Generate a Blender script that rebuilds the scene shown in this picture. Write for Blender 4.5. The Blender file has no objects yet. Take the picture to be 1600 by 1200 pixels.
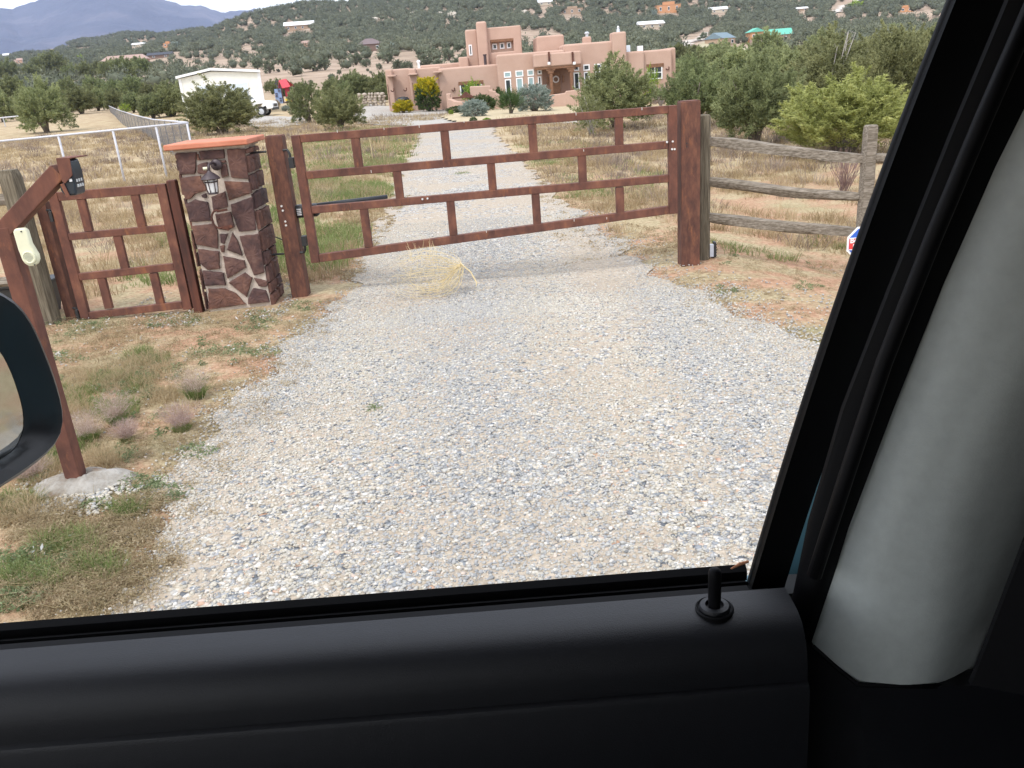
import bpy, math, random
import numpy as np
from mathutils import Vector, Matrix

rnd = random.Random(7)
NR = np.random.RandomState(11)
scn = bpy.context.scene
COL = scn.collection

# ------------------------------------------------------------------ camera
CAMH = 2.0
FPX = 1294.0
def _basis():
    n = np.array([275., 3450., FPX]); n /= np.linalg.norm(n)
    up = -n
    fw = np.array([0, 0, 1.]); fw = fw - fw.dot(up) * up; fw /= np.linalg.norm(fw)
    rt = np.cross(fw, up)
    return np.array([rt, fw, up])
CA = _basis()
cam_d = bpy.data.cameras.new('camera')
cam = bpy.data.objects.new('camera', cam_d); COL.objects.link(cam)
cx, cy, cz = CA @ np.array([1, 0, 0.]), CA @ np.array([0, -1, 0.]), CA @ np.array([0, 0, -1.])
cam.matrix_world = Matrix(((cx[0], cy[0], cz[0], 0), (cx[1], cy[1], cz[1], 0), (cx[2], cy[2], cz[2], CAMH), (0, 0, 0, 1)))
cam_d.sensor_width = 36; cam_d.lens = FPX / 1600 * 36
cam_d.clip_start = 0.02; cam_d.clip_end = 30000
scn.camera = cam

# ------------------------------------------------------------------ world, sun, exposure
SUN_EL, SUN_AZ = math.radians(55), math.radians(215)      # high, behind the viewer and to the left
w = bpy.data.worlds.new('World'); scn.world = w; w.use_nodes = True
nt = w.node_tree; nt.nodes.clear()
def N(t, **k):
    n = nt.nodes.new(t)
    for a, b in k.items(): setattr(n, a, b)
    return n
sky = N('ShaderNodeTexSky', sky_type='NISHITA', sun_disc=False, sun_elevation=SUN_EL, sun_rotation=SUN_AZ, air_density=1.2, dust_density=2.0)
skym = N('ShaderNodeMix', data_type='RGBA', blend_type='MULTIPLY'); skym.inputs[0].default_value = 1
skym.inputs[7].default_value = (0.13, 0.13, 0.13, 1)
tc = N('ShaderNodeTexCoord'); mp = N('ShaderNodeMapping'); mp.inputs['Scale'].default_value = (1.2, 1.2, 4.0); mp.inputs['Location'].default_value = (0.35, 0.1, 0.0)
cn = N('ShaderNodeTexNoise'); cn.inputs['Scale'].default_value = 2.2; cn.inputs['Detail'].default_value = 7
cr = N('ShaderNodeValToRGB'); cr.color_ramp.elements[0].position = 0.36; cr.color_ramp.elements[1].position = 0.62
cm = N('ShaderNodeMix', data_type='RGBA'); cm.inputs[7].default_value = (1.42, 1.46, 1.55, 1)
cadd = N('ShaderNodeMath', operation='MULTIPLY_ADD'); cadd.inputs[1].default_value = 0.5; cadd.inputs[2].default_value = 0.42
bg = N('ShaderNodeBackground'); bg.inputs[1].default_value = 1.0
out = N('ShaderNodeOutputWorld')
L = nt.links.new
L(sky.outputs[0], skym.inputs[6]); L(tc.outputs['Generated'], mp.inputs[0]); L(mp.outputs[0], cn.inputs['Vector'])
L(cn.outputs[0], cr.inputs[0]); L(cr.outputs[0], cadd.inputs[0]); L(cadd.outputs[0], cm.inputs[0]); L(skym.outputs[2], cm.inputs[6])
L(cm.outputs[2], bg.inputs[0]); L(bg.outputs[0], out.inputs[0])
sd = bpy.data.lights.new('sun', 'SUN'); sd.energy = 1.6; sd.angle = math.radians(14); sd.color = (1, 0.96, 0.9)
sun = bpy.data.objects.new('sun', sd); COL.objects.link(sun)
# nishita sun_rotation is measured clockwise from +Y
sdir = Vector((math.sin(SUN_AZ) * math.cos(SUN_EL), math.cos(SUN_AZ) * math.cos(SUN_EL), math.sin(SUN_EL)))
sun.rotation_euler = sdir.to_track_quat('Z', 'Y').to_euler()
scn.view_settings.view_transform = 'Standard'; scn.view_settings.look = 'None'
scn.view_settings.exposure = 0.55; scn.view_settings.gamma = 1
scn.render.engine = 'CYCLES'
scn.cycles.use_denoising = True
scn.cycles.max_bounces = 8; scn.cycles.diffuse_bounces = 3; scn.cycles.volume_bounces = 1; scn.cycles.transparent_max_bounces = 8
scn.cycles.caustics_reflective = False; scn.cycles.caustics_refractive = False

# ------------------------------------------------------------------ geometry of the place (photo pixel -> place)
def ray(px, py): return CA @ np.array([px - 800., py - 600., FPX])
def at(px, py, Y):
    d = ray(px, py); d = d * (Y / d[1]); return Vector((d[0], d[1], d[2] + CAMH))
def horizon(px):
    # row of image where the ray is level
    a, b = CA[2], px - 800.
    return 600 + (-(a[0] * b + a[2] * FPX) / a[1])
def azim(px):
    d = ray(px, horizon(px)); return math.atan2(d[0], d[1])
PXC = np.array([-400, 0, 250, 500, 750, 1000, 1250, 1500, 2000.])
AZC = np.array([azim(p) for p in PXC])
RK = np.log(np.array([75, 100, 150, 300, 500, 700, 1000, 1500, 2000, 3500.]))
ET = np.array([   # elevation (photo pixels above the horizon) of the ground, per direction and range
    [-32, -18, -2, 26, 44, 52, 66, 74, 78, 20],
    [-32, -17, -1, 32, 50, 60, 70, 80, 83, 20],
    [-34, -18, 0, 36, 56, 68, 84, 100, 107, 20],
    [-36, -19, 0, 38, 58, 84, 127, 100, 60, 10],
    [-40, -26, -6, 32, 60, 92, 140, 110, 60, 10],
    [-50, -34, -14, 18, 40, 72, 138, 110, 60, 10],
    [-56, -40, -20, 4, 19, 52, 118, 100, 60, 10],
    [-56, -40, -20, 4, 22, 52, 100, 90, 60, 10],
    [-56, -40, -20, 4, 22, 52, 90, 80, 60, 10.]])
def _tan(px, py):
    d = ray(px, py); return d[2] / math.hypot(d[0], d[1])
TT = np.array([[_tan(p, horizon(p) - e) for e in row] for p, row in zip(PXC, ET)])
def sst(v, a, b):
    t = np.clip((v - a) / (b - a), 0, 1); return t * t * (3 - 2 * t)
def gz(x, y):
    x = np.asarray(x, float); y = np.asarray(y, float)
    r = np.hypot(x, y) + 1e-9; az = np.arctan2(x, y)
    s = np.clip(-0.50 - 0.043 * x, -1.15, 0.22)
    near = s * sst(r, 16, 68) - 0.22 * sst(x, 2.1, 3.9) * sst(y, 2, 7) * (1 - sst(r, 14, 40))
    near = near + 0.02 * np.sin(x * 1.7 + 1) * np.sin(y * 1.3) * sst(r, 3, 7) + 0.05 * np.sin(x * .31 + 2) * np.sin(y * .27) * sst(r, 12, 30)
    lr = np.clip(np.log(r), RK[0], RK[-1])
    ii = np.clip(np.searchsorted(RK, lr) - 1, 0, len(RK) - 2); tr = (lr - RK[ii]) / (RK[ii + 1] - RK[ii]); 
    azc = np.clip(az, AZC[0], AZC[-1])
    jj = np.clip(np.searchsorted(AZC, azc) - 1, 0, len(AZC) - 2); ta = (azc - AZC[jj]) / (AZC[jj + 1] - AZC[jj]); ta = ta * ta * (3 - 2 * ta)
    e = (TT[jj, ii] * (1 - tr) + TT[jj, ii + 1] * tr) * (1 - ta) + (TT[jj + 1, ii] * (1 - tr) + TT[jj + 1, ii + 1] * tr) * ta
    far = CAMH + e * r
    k = sst(r, 130, 400) * r * 0.0022
    far = far + k * (np.sin(x / 37. + 1.3) * np.cos(y / 51.) + 0.7 * np.sin(x / 17. + y / 23.) + np.sin(x / 90. - y / 70.))
    b = sst(r, 72, 108) * sst(np.cos(az), -0.1, 0.2)
    return near * (1 - b) + far * b
def gzs(x, y): return float(gz(x, y))
def gp(px, py, rmax=2500):
    d = ray(px, py); d = d / np.hypot(d[0], d[1])
    t = np.exp(np.linspace(math.log(1.0), math.log(rmax), 3000))
    g = gz(d[0] * t, d[1] * t) - (CAMH + d[2] * t)
    i = np.argmax(g > 0)
    if g[i] <= 0: i = len(t) - 1
    t0 = t[i]; 
    if i > 0:
        a, b = g[i - 1], g[i]
        if b > a: t0 = t[i - 1] + (t[i] - t[i - 1]) * (-a) / (b - a)
    x, y = d[0] * t0, d[1] * t0
    return Vector((x, y, gzs(x, y)))
FWD = CA @ np.array([0, 0, 1.])
def mpp(p):   # metres per photo pixel at a point
    return abs((p[0]) * FWD[0] + p[1] * FWD[1] + (p[2] - CAMH) * FWD[2]) / FPX
def pix(x, y, z):
    v = np.stack([x, y, z - CAMH], 0); c = CA.T @ v
    return 800 + FPX * c[0] / c[2], 600 + FPX * c[1] / c[2]

# ------------------------------------------------------------------ materials
def newmat(name):
    m = bpy.data.materials.new(name); m.use_nodes = True
    t = m.node_tree; t.nodes.clear()
    o = t.nodes.new('ShaderNodeOutputMaterial'); b = t.nodes.new('ShaderNodeBsdfPrincipled')
    t.links.new(b.outputs[0], o.inputs[0]); return m, t, b
def node(t, ty, ins=None, **k):
    n = t.nodes.new(ty)
    for a, b in k.items(): setattr(n, a, b)
    for a, b in (ins or {}).items():
        if isinstance(b, bpy.types.NodeSocket): t.links.new(b, n.inputs[a])
        else: n.inputs[a].default_value = b
    return n
def ramp(t, fac, stops):
    r = t.nodes.new('ShaderNodeValToRGB'); e = r.color_ramp.elements
    while len(e) > 1: e.remove(e[-1])
    for i, (p, c) in enumerate(stops):
        q = e[0] if i == 0 else e.new(p)
        q.position = p; q.color = (c[0], c[1], c[2], 1)
    t.links.new(fac, r.inputs[0]); return r
def mixc(t, fac, a, b, blend='MIX'):
    m = t.nodes.new('ShaderNodeMix'); m.data_type = 'RGBA'; m.blend_type = blend
    for i, v in ((0, fac), (6, a), (7, b)):
        if isinstance(v, bpy.types.NodeSocket): t.links.new(v, m.inputs[i])
        elif i == 0: m.inputs[0].default_value = v
        else: m.inputs[i].default_value = (v[0], v[1], v[2], 1)
    return m.outputs[2]
def noise(t, vec, scale, detail=5, rough=0.6):
    return node(t, 'ShaderNodeTexNoise', {'Vector': vec, 'Scale': scale, 'Detail': detail, 'Roughness': rough}).outputs[0]
def bump(t, b, h, strength, dist):
    n = node(t, 'ShaderNodeBump', {'Height': h, 'Strength': strength, 'Distance': dist})
    t.links.new(n.outputs[0], b.inputs['Normal']); return n
def pmat(name, stops, scale=4., rough=.7, bmp=0., bdist=.01, metal=0., stretch=(1, 1, 1), spec=.5, detail=6, bscale=None):
    m, t, b = newmat(name)
    c = node(t, 'ShaderNodeTexCoord').outputs['Object']
    c = node(t, 'ShaderNodeMapping', {'Vector': c, 'Scale': stretch}).outputs[0]
    n = noise(t, c, scale, detail)
    if len(stops) == 1: stops = [(0, [v * .88 for v in stops[0]]), (1, [v * 1.12 for v in stops[0]])]
    r = ramp(t, n, stops)
    t.links.new(r.outputs[0], b.inputs['Base Color'])
    b.inputs['Roughness'].default_value = rough; b.inputs['Metallic'].default_value = metal
    b.inputs['Specular IOR Level'].default_value = spec
    if bmp: bump(t, b, noise(t, c, bscale or scale * 4, 6), bmp, bdist)
    return m

M = {}
M['rust'] = pmat('rusted_steel', [(.25, (.078, .038, .030)), (.46, (.125, .054, .040)), (.58, (.155, .067, .047)), (.78, (.23, .105, .065))], 11, .75, .35, .004, .1, (1, 1, .5), .3, 8, 60)
M['rust_post'] = pmat('streaked_rusted_steel', [(.25, (.060, .033, .028)), (.45, (.105, .048, .036)), (.58, (.138, .062, .043)), (.78, (.21, .10, .062))], 16, .75, .4, .003, .1, (1.6, 1.6, .5), .3, 9, 25)
for _n in ('rust', 'rust_post'):   # uneven blotches of brighter and darker scale over the fine mottling
    _t = M[_n].node_tree; _b = [q for q in _t.nodes if q.type == 'BSDF_PRINCIPLED'][0]; _c = node(_t, 'ShaderNodeTexCoord').outputs['Object']
    _src = _b.inputs['Base Color'].links[0].from_socket
    _k = ramp(_t, noise(_t, _c, 3.1, 7, .65), [(.3, (.72, .74, .78)), (.5, (1, 1, 1)), (.7, (1.28, 1.2, 1.1))]).outputs[0]
    _o = ramp(_t, noise(_t, node(_t, 'ShaderNodeMapping', {'Vector': _c, 'Location': (5, 3, 9), 'Scale': (2.2, 2.2, .7)}).outputs[0], 6, 8, .7), [(.56, (0, 0, 0)), (.68, (.75, .75, .75))]).outputs[0]
    _t.links.new(mixc(_t, _o, mixc(_t, 1.0, _src, _k, 'MULTIPLY'), (.26, .105, .05)), _b.inputs['Base Color'])
M['rust_dark'] = pmat('darker_rusted_steel', [(.3, (.04, .022, .02)), (.6, (.12, .045, .03)), (.8, (.2, .08, .045))], 4, .75, .3, .003, .1, (3, 3, .5), .3)
M['wood'] = pmat('weathered_grey_wood', [(.25, (.07, .058, .045)), (.45, (.17, .145, .115)), (.6, (.27, .235, .195)), (.8, (.36, .325, .28))], 5, .9, .7, .01, 0, (.9, 14, 14), .2, 9, 7)
M['woodpost'] = pmat('weathered_post_wood', [(.25, (.05, .042, .030)), (.45, (.12, .10, .072)), (.6, (.18, .155, .115)), (.8, (.26, .23, .175))], 5, .9, .7, .01, 0, (14, 14, .8), .2, 9, 7)
M['mortar'] = pmat('pale_mortar', [(.3, (.42, .35, .29)), (.7, (.58, .50, .43))], 20, .95, .6, .006)
M['terracotta'] = pmat('terracotta_cap', [(.3, (.45, .155, .09)), (.7, (.56, .22, .135))], 6, .8, .2, .003)
M['black'] = pmat('black_plastic', [(.02, .021, .023)], 30, .5, .1, .001)
M['blackmetal'] = pmat('black_metal', [(.018, .018, .02)], 30, .45, .1, .001)
M['steel'] = pmat('galvanised_steel', [(.55, .57, .6)], 20, .4, 0, 0, .8)
M['bolt'] = pmat('bright_bolt', [(.8, .8, .8)], 20, .35, 0, 0, .6)
M['weld'] = pmat('bare_scratched_metal', [(.55, .5, .46)], 30, .5)
M['white'] = pmat('white_paint', [(.78, .79, .8)], 8, .5)
M['whitepipe'] = pmat('white_painted_pipe', [(.3, (.42, .42, .46)), (.7, (.55, .56, .60))], 14, .5, .1, .002)
M['cream'] = pmat('cream_plastic', [(.68, .68, .50)], 20, .5)
M['lampmetal'] = pmat('brown_lamp_metal', [(.06, .045, .05)], 30, .45, .1, .001, .3)
M['wire'] = pmat('galvanised_wire', [(.15, .15, .16)], 10, .6)
M['straw'] = pmat('bleached_straw_stem', [(.3, (.58, .46, .25)), (.7, (.72, .60, .36))], 8, .7)
M['concrete'] = pmat('rough_concrete', [(.3, (.20, .135, .09)), (.45, (.26, .235, .20)), (.6, (.34, .32, .29)), (.75, (.42, .40, .37))], 11, .95, .9, .02, bscale=22)
M['adobe'] = pmat('pink_adobe_stucco', [(.3, (.42, .285, .225)), (.7, (.48, .335, .27))], .8, .92, .3, .02, spec=.2, bscale=9)
M['viga'] = pmat('brown_timber', [(.3, (.13, .065, .035)), (.7, (.24, .12, .065))], 6, .8, .3, .01)
M['glass_dark'] = pmat('dark_window_glass', [(.03, .04, .045)], 2, .08)
M['glass_blind'] = pmat('window_with_pale_blind', [(.28, .40, .42)], 2, .2)
M['shed'] = pmat('cream_metal_siding', [(.74, .74, .68)], 2, .55)
M['sheddoor'] = pmat('pale_blue_garage_door', [(.60, .68, .76)], 2, .5)
M['tyre'] = pmat('tyre_rubber', [(.02, .02, .02)], 10, .85)
M['red'] = pmat('red_canopy_fabric', [(.52, .05, .07)], 4, .7)
M['blue'] = pmat('faded_blue_plastic', [(.20, .28, .46)], 4, .5)
M['yellow'] = pmat('yellow_plastic', [(.80, .58, .07)], 4, .4)
M['playwood'] = pmat('stained_play_timber', [(.08, .035, .035)], 4, .7)
M['bark'] = pmat('juniper_bark', [(.3, (.10, .08, .065)), (.7, (.24, .20, .17))], 6, .9, .6, .02)
M['deadwood'] = pmat('bleached_dead_wood', [(.34, .31, .29)], 6, .9)
M['rock'] = pmat('pale_rock', [(.3, (.30, .25, .20)), (.7, (.50, .44, .37))], 1.2, .9, .5, .05)
M['whiterock'] = pmat('chalky_rock', [(.3, (.42, .37, .30)), (.7, (.62, .57, .50))], .1, .9, .5, .5)

def stone_mat():
    m, t, b = newmat('dark_red_sandstone')
    c = node(t, 'ShaderNodeTexCoord').outputs['Object']
    a = node(t, 'ShaderNodeAttribute', attribute_name='tint').outputs['Fac']
    n = noise(t, c, 9, 8); 
    base = ramp(t, n, [(.25, (.042, .026, .024)), (.45, (.088, .045, .038)), (.6, (.135, .070, .053)), (.8, (.21, .125, .092))])
    tint = ramp(t, a, [(0, (.62, .62, .75)), (.5, (1, .95, .95)), (1, (1.25, 1.1, .95))])
    t.links.new(mixc(t, 1.0, base.outputs[0], tint.outputs[0], 'MULTIPLY'), b.inputs['Base Color'])
    b.inputs['Roughness'].default_value = .8
    r2 = node(t, 'ShaderNodeTexNoise', {'Vector': c, 'Scale': 14, 'Detail': 9, 'Roughness': .62, 'Distortion': .8}).outputs[0]
    bump(t, b, r2, .6, .012); return m
M['stone'] = stone_mat()

def leaf_mat(name, c0, c1, c2, trans=.45, objvar=.16):
    m, t, b = newmat(name)
    a = node(t, 'ShaderNodeAttribute', attribute_name='tint').outputs['Fac']
    oi = node(t, 'ShaderNodeObjectInfo').outputs['Random']
    r = ramp(t, a, [(0, c0), (.5, c1), (1, c2)]).outputs[0]
    hv = node(t, 'ShaderNodeHueSaturation', {'Color': r, 'Value': node(t, 'ShaderNodeMapRange', {0: oi, 3: 1 - objvar, 4: 1 + objvar}).outputs[0],
        'Hue': node(t, 'ShaderNodeMapRange', {0: oi, 3: .485, 4: .515}).outputs[0]}).outputs[0]
    t.links.new(hv, b.inputs['Base Color']); b.inputs['Roughness'].default_value = .65; b.inputs['Specular IOR Level'].default_value = .25
    if trans:
        tr = node(t, 'ShaderNodeBsdfTranslucent', {'Color': hv}); mx = node(t, 'ShaderNodeMixShader', {0: trans, 1: b.outputs[0], 2: tr.outputs[0]})
        o = [n for n in t.nodes if n.type == 'OUTPUT_MATERIAL'][0]; t.links.new(mx.outputs[0], o.inputs[0])
    return m
M['jun'] = leaf_mat('juniper_foliage', (.165, .18, .085), (.28, .305, .145), (.40, .42, .21))
M['jundark'] = leaf_mat('dark_juniper_foliage', (.135, .155, .078), (.23, .255, .12), (.33, .36, .175))
M['junyel'] = leaf_mat('yellow_green_juniper_foliage', (.22, .24, .085), (.38, .41, .14), (.52, .54, .22), objvar=.05)
M['hill'] = leaf_mat('pinyon_foliage_far', (.11, .13, .09), (.165, .188, .125), (.23, .25, .17), trans=.1)  # paler than the real leaves: some distance haze is put into the colour
M['silver'] = leaf_mat('silver_sage_foliage', (.20, .25, .21), (.32, .37, .32), (.45, .49, .44), objvar=.05)
M['broom'] = leaf_mat('broom_foliage', (.045, .085, .03), (.09, .14, .05), (.15, .21, .08), objvar=.1)
M['yelflower'] = leaf_mat('yellow_flowering_foliage', (.20, .24, .03), (.48, .42, .03), (.70, .55, .03), objvar=.05)
M['limeleaf'] = leaf_mat('lime_green_foliage', (.15, .24, .04), (.28, .38, .06), (.45, .48, .10), objvar=.1)
M['cholla'] = leaf_mat('dry_grey_brush', (.20, .16, .13), (.32, .26, .22), (.42, .36, .31), objvar=.1)
M['strawgrass'] = leaf_mat('dry_straw_grass', (.27, .20, .11), (.42, .33, .19), (.56, .47, .30), objvar=0)
M['greengrass'] = leaf_mat('green_grass', (.12, .17, .05), (.20, .26, .09), (.33, .36, .16), objvar=0)
M['greyb'] = leaf_mat('grey_brown_brush', (.17, .13, .10), (.28, .22, .18), (.40, .34, .28), objvar=0)
M['weed'] = leaf_mat('broadleaf_weeds', (.13, .17, .08), (.21, .26, .13), (.31, .36, .20), objvar=0)
M['petal'] = leaf_mat('white_petals', (.6, .6, .58), (.72, .72, .7), (.8, .8, .8), objvar=0)
M['litter'] = leaf_mat('brown_dead_weeds', (.27, .19, .12), (.43, .33, .215), (.58, .48, .33), objvar=0)
M['purple'] = leaf_mat('pinkish_seed_heads', (.34, .24, .20), (.48, .36, .32), (.58, .47, .42), objvar=.1)

def gravel_stone_mat():
    m, t, b = newmat('gravel_stones')
    a = node(t, 'ShaderNodeAttribute', attribute_name='tint').outputs['Fac']
    c = node(t, 'ShaderNodeTexCoord').outputs['Object']
    r = ramp(t, a, [(0, (.19, .195, .20)), (.10, (.28, .285, .29)), (.26, (.36, .36, .36)), (.42, (.41, .405, .385)), (.58, (.46, .42, .345)), (.74, (.52, .485, .42)), (.90, (.62, .60, .56)), (1, (.48, .32, .22))]).outputs[0]
    v = ramp(t, noise(t, c, 60, 3), [(.3, (.8, .8, .8)), (.7, (1.1, 1.1, 1.1))]).outputs[0]
    t.links.new(mixc(t, 1.0, r, v, 'MULTIPLY'), b.inputs['Base Color']); b.inputs['Roughness'].default_value = .8; b.inputs['Specular IOR Level'].default_value = .3
    return m
M['gstone'] = gravel_stone_mat()

def drive_mat():
    m, t, b = newmat('gravel_surface')
    c = node(t, 'ShaderNodeTexCoord').outputs['Object']
    wob = node(t, 'ShaderNodeTexNoise', {'Vector': c, 'Scale': 25, 'Detail': 2}).outputs['Color']
    cv = node(t, 'ShaderNodeVectorMath', {0: c, 1: mixc(t, 1.0, wob, (.03, .03, .03), 'MULTIPLY')}, operation='ADD').outputs[0]
    vo = node(t, 'ShaderNodeTexVoronoi', {'Vector': cv, 'Scale': 38.})
    sep = node(t, 'ShaderNodeSeparateColor', {0: vo.outputs['Color']})
    r = ramp(t, sep.outputs[0], [(0, (.12, .13, .145)), (.12, (.24, .26, .28)), (.3, (.36, .37, .39)), (.5, (.48, .47, .43)), (.66, (.52, .46, .36)), (.8, (.60, .57, .51)), (.95, (.68, .67, .65)), (1, (.48, .3, .2))]).outputs[0]
    gap = ramp(t, vo.outputs['Distance'], [(.0, (1, 1, 1)), (.45, (.9, .9, .9)), (.8, (.5, .46, .42))]).outputs[0]
    col = mixc(t, 1.0, r, gap, 'MULTIPLY')
    # pinkish fines showing through
    n1 = noise(t, c, .55, 5, .62); n2 = noise(t, c, 9, 5)
    mm = node(t, 'ShaderNodeMath', {0: n1, 1: n2}, operation='ADD').outputs[0]
    k = ramp(t, mm, [(.98, (0, 0, 0)), (1.16, (1, 1, 1))]).outputs[0]
    k2 = node(t, 'ShaderNodeAttribute', attribute_name='tint').outputs['Fac']
    kk = node(t, 'ShaderNodeMath', {0: k, 1: k2}, operation='MAXIMUM')
    soil = ramp(t, noise(t, c, 30, 6), [(.35, (.33, .275, .21)), (.65, (.47, .40, .32))]).outputs[0]
    km = node(t, 'ShaderNodeMath', {0: kk.outputs[0], 1: noise(t, c, 45, 3)}, operation='MULTIPLY')
    km2 = node(t, 'ShaderNodeMath', {0: km.outputs[0], 1: 1.75}, operation='MULTIPLY', use_clamp=True)
    t.links.new(mixc(t, km2.outputs[0], col, soil), b.inputs['Base Color'])
    b.inputs['Roughness'].default_value = .9; b.inputs['Specular IOR Level'].default_value = .2
    inv = node(t, 'ShaderNodeMath', {0: 1.0, 1: vo.outputs['Distance']}, operation='SUBTRACT').outputs[0]
    bump(t, b, inv, .8, .014); return m
M['drive'] = drive_mat()

def ground_mat():
    m, t, b = newmat('dry_ground')
    g = node(t, 'ShaderNodeTexCoord').outputs['Object']
    big = noise(t, g, .16, 6, .6); mid = noise(t, g, 1.3, 7, .65); fine = noise(t, g, 22, 6, .7)
    soil = ramp(t, fine, [(.3, (.24, .13, .075)), (.5, (.42, .255, .165)), (.7, (.54, .37, .26))]).outputs[0]
    drg = ramp(t, fine, [(.3, (.20, .15, .085)), (.5, (.38, .31, .19)), (.7, (.52, .44, .29))]).outputs[0]
    grn = ramp(t, fine, [(.3, (.12, .13, .06)), (.7, (.30, .30, .15))]).outputs[0]
    k1 = ramp(t, mid, [(.42, (0, 0, 0)), (.56, (1, 1, 1))]).outputs[0]
    c1 = mixc(t, k1, soil, drg)
    k2 = ramp(t, noise(t, node(t, 'ShaderNodeMapping', {'Vector': g, 'Location': (31, 7, 0)}).outputs[0], .5, 6, .6), [(.55, (0, 0, 0)), (.68, (1, 1, 1))]).outputs[0]
    c2 = mixc(t, mixc(t, 1.0, k2, (.6, .6, .6), 'MULTIPLY'), c1, grn)
    # distance from the gate area: straw grass and scrubby tan slopes
    ln = node(t, 'ShaderNodeVectorMath', {0: g}, operation='LENGTH').outputs['Value']
    f1 = node(t, 'ShaderNodeMapRange', {0: ln, 1: 11., 2: 22.}).outputs[0]
    fld = ramp(t, mid, [(.3, (.24, .18, .11)), (.5, (.40, .32, .20)), (.7, (.54, .44, .29))]).outputs[0]
    c3 = mixc(t, node(t, 'ShaderNodeMath', {0: f1, 1: .75}, operation='MULTIPLY').outputs[0], c2, fld)
    f2 = node(t, 'ShaderNodeMapRange', {0: ln, 1: 90., 2: 170.}).outputs[0]
    far = ramp(t, noise(t, g, .09, 8, .7), [(.3, (.20, .15, .11)), (.48, (.33, .25, .185)), (.58, (.38, .29, .22)), (.75, (.47, .37, .28))]).outputs[0]
    c4 = mixc(t, f2, c3, far)
    t.links.new(c4, b.inputs['Base Color']); b.inputs['Roughness'].default_value = .95; b.inputs['Specular IOR Level'].default_value = .15
    bump(t, b, fine, .8, .03); return m
M['ground'] = ground_mat()
M['court'] = pmat('pale_gravel_court', [(.3, (.27, .245, .215)), (.5, (.36, .335, .30)), (.7, (.43, .405, .365))], 6, .95, .3, .02, detail=9)
M['bed'] = pmat('sandy_garden_bed', [(.3, (.36, .29, .18)), (.7, (.48, .40, .26))], 3, .95, .3, .02, detail=8)
M['road'] = pmat('pale_dirt_road', [(.3, (.46, .41, .36)), (.7, (.58, .53, .47))], .1, .95)
M['farfield'] = pmat('mown_yellow_field', [(.3, (.34, .30, .19)), (.7, (.46, .41, .27))], .05, .95)

# ------------------------------------------------------------------ object helpers
def tag(o, label=None, cat=None, group=None, kind=None):
    if label: o['label'] = label
    if cat: o['category'] = cat
    if group: o['group'] = group
    if kind: o['kind'] = kind
    return o
def thing(name, label, cat, loc, group=None, rz=0.0):
    o = bpy.data.objects.new(name, None); COL.objects.link(o); o.empty_display_size = .1
    o.location = loc; o.rotation_euler = (0, 0, rz)
    o['_b'] = 1; del o['_b']
    return tag(o, label, cat, group)
def fast(name, v, tris, mat, tint=None, smooth=False, parent=None, org=None):
    v = np.asarray(v, np.float32); tris = np.asarray(tris, np.int32)
    if org is None: org = (0, 0, 0)
    v = v - np.array(org, np.float32)
    me = bpy.data.meshes.new(name); me.vertices.add(len(v)); me.vertices.foreach_set('co', v.ravel())
    me.loops.add(tris.size); me.loops.foreach_set('vertex_index', tris.ravel())
    n = len(tris); me.polygons.add(n); me.polygons.foreach_set('loop_start', np.arange(n, dtype=np.int32) * tris.shape[1])
    me.update(calc_edges=True)
    if tint is not None:
        a = me.attributes.new('tint', 'FLOAT', 'POINT'); a.data.foreach_set('value', np.asarray(tint, np.float32))
    if smooth: me.polygons.foreach_set('use_smooth', np.ones(n, dtype=bool))
    me.materials.append(mat)
    o = bpy.data.objects.new(name, me); COL.objects.link(o); o.location = org
    if parent: o.parent = parent; o.location = Vector(org)
    return o

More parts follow.
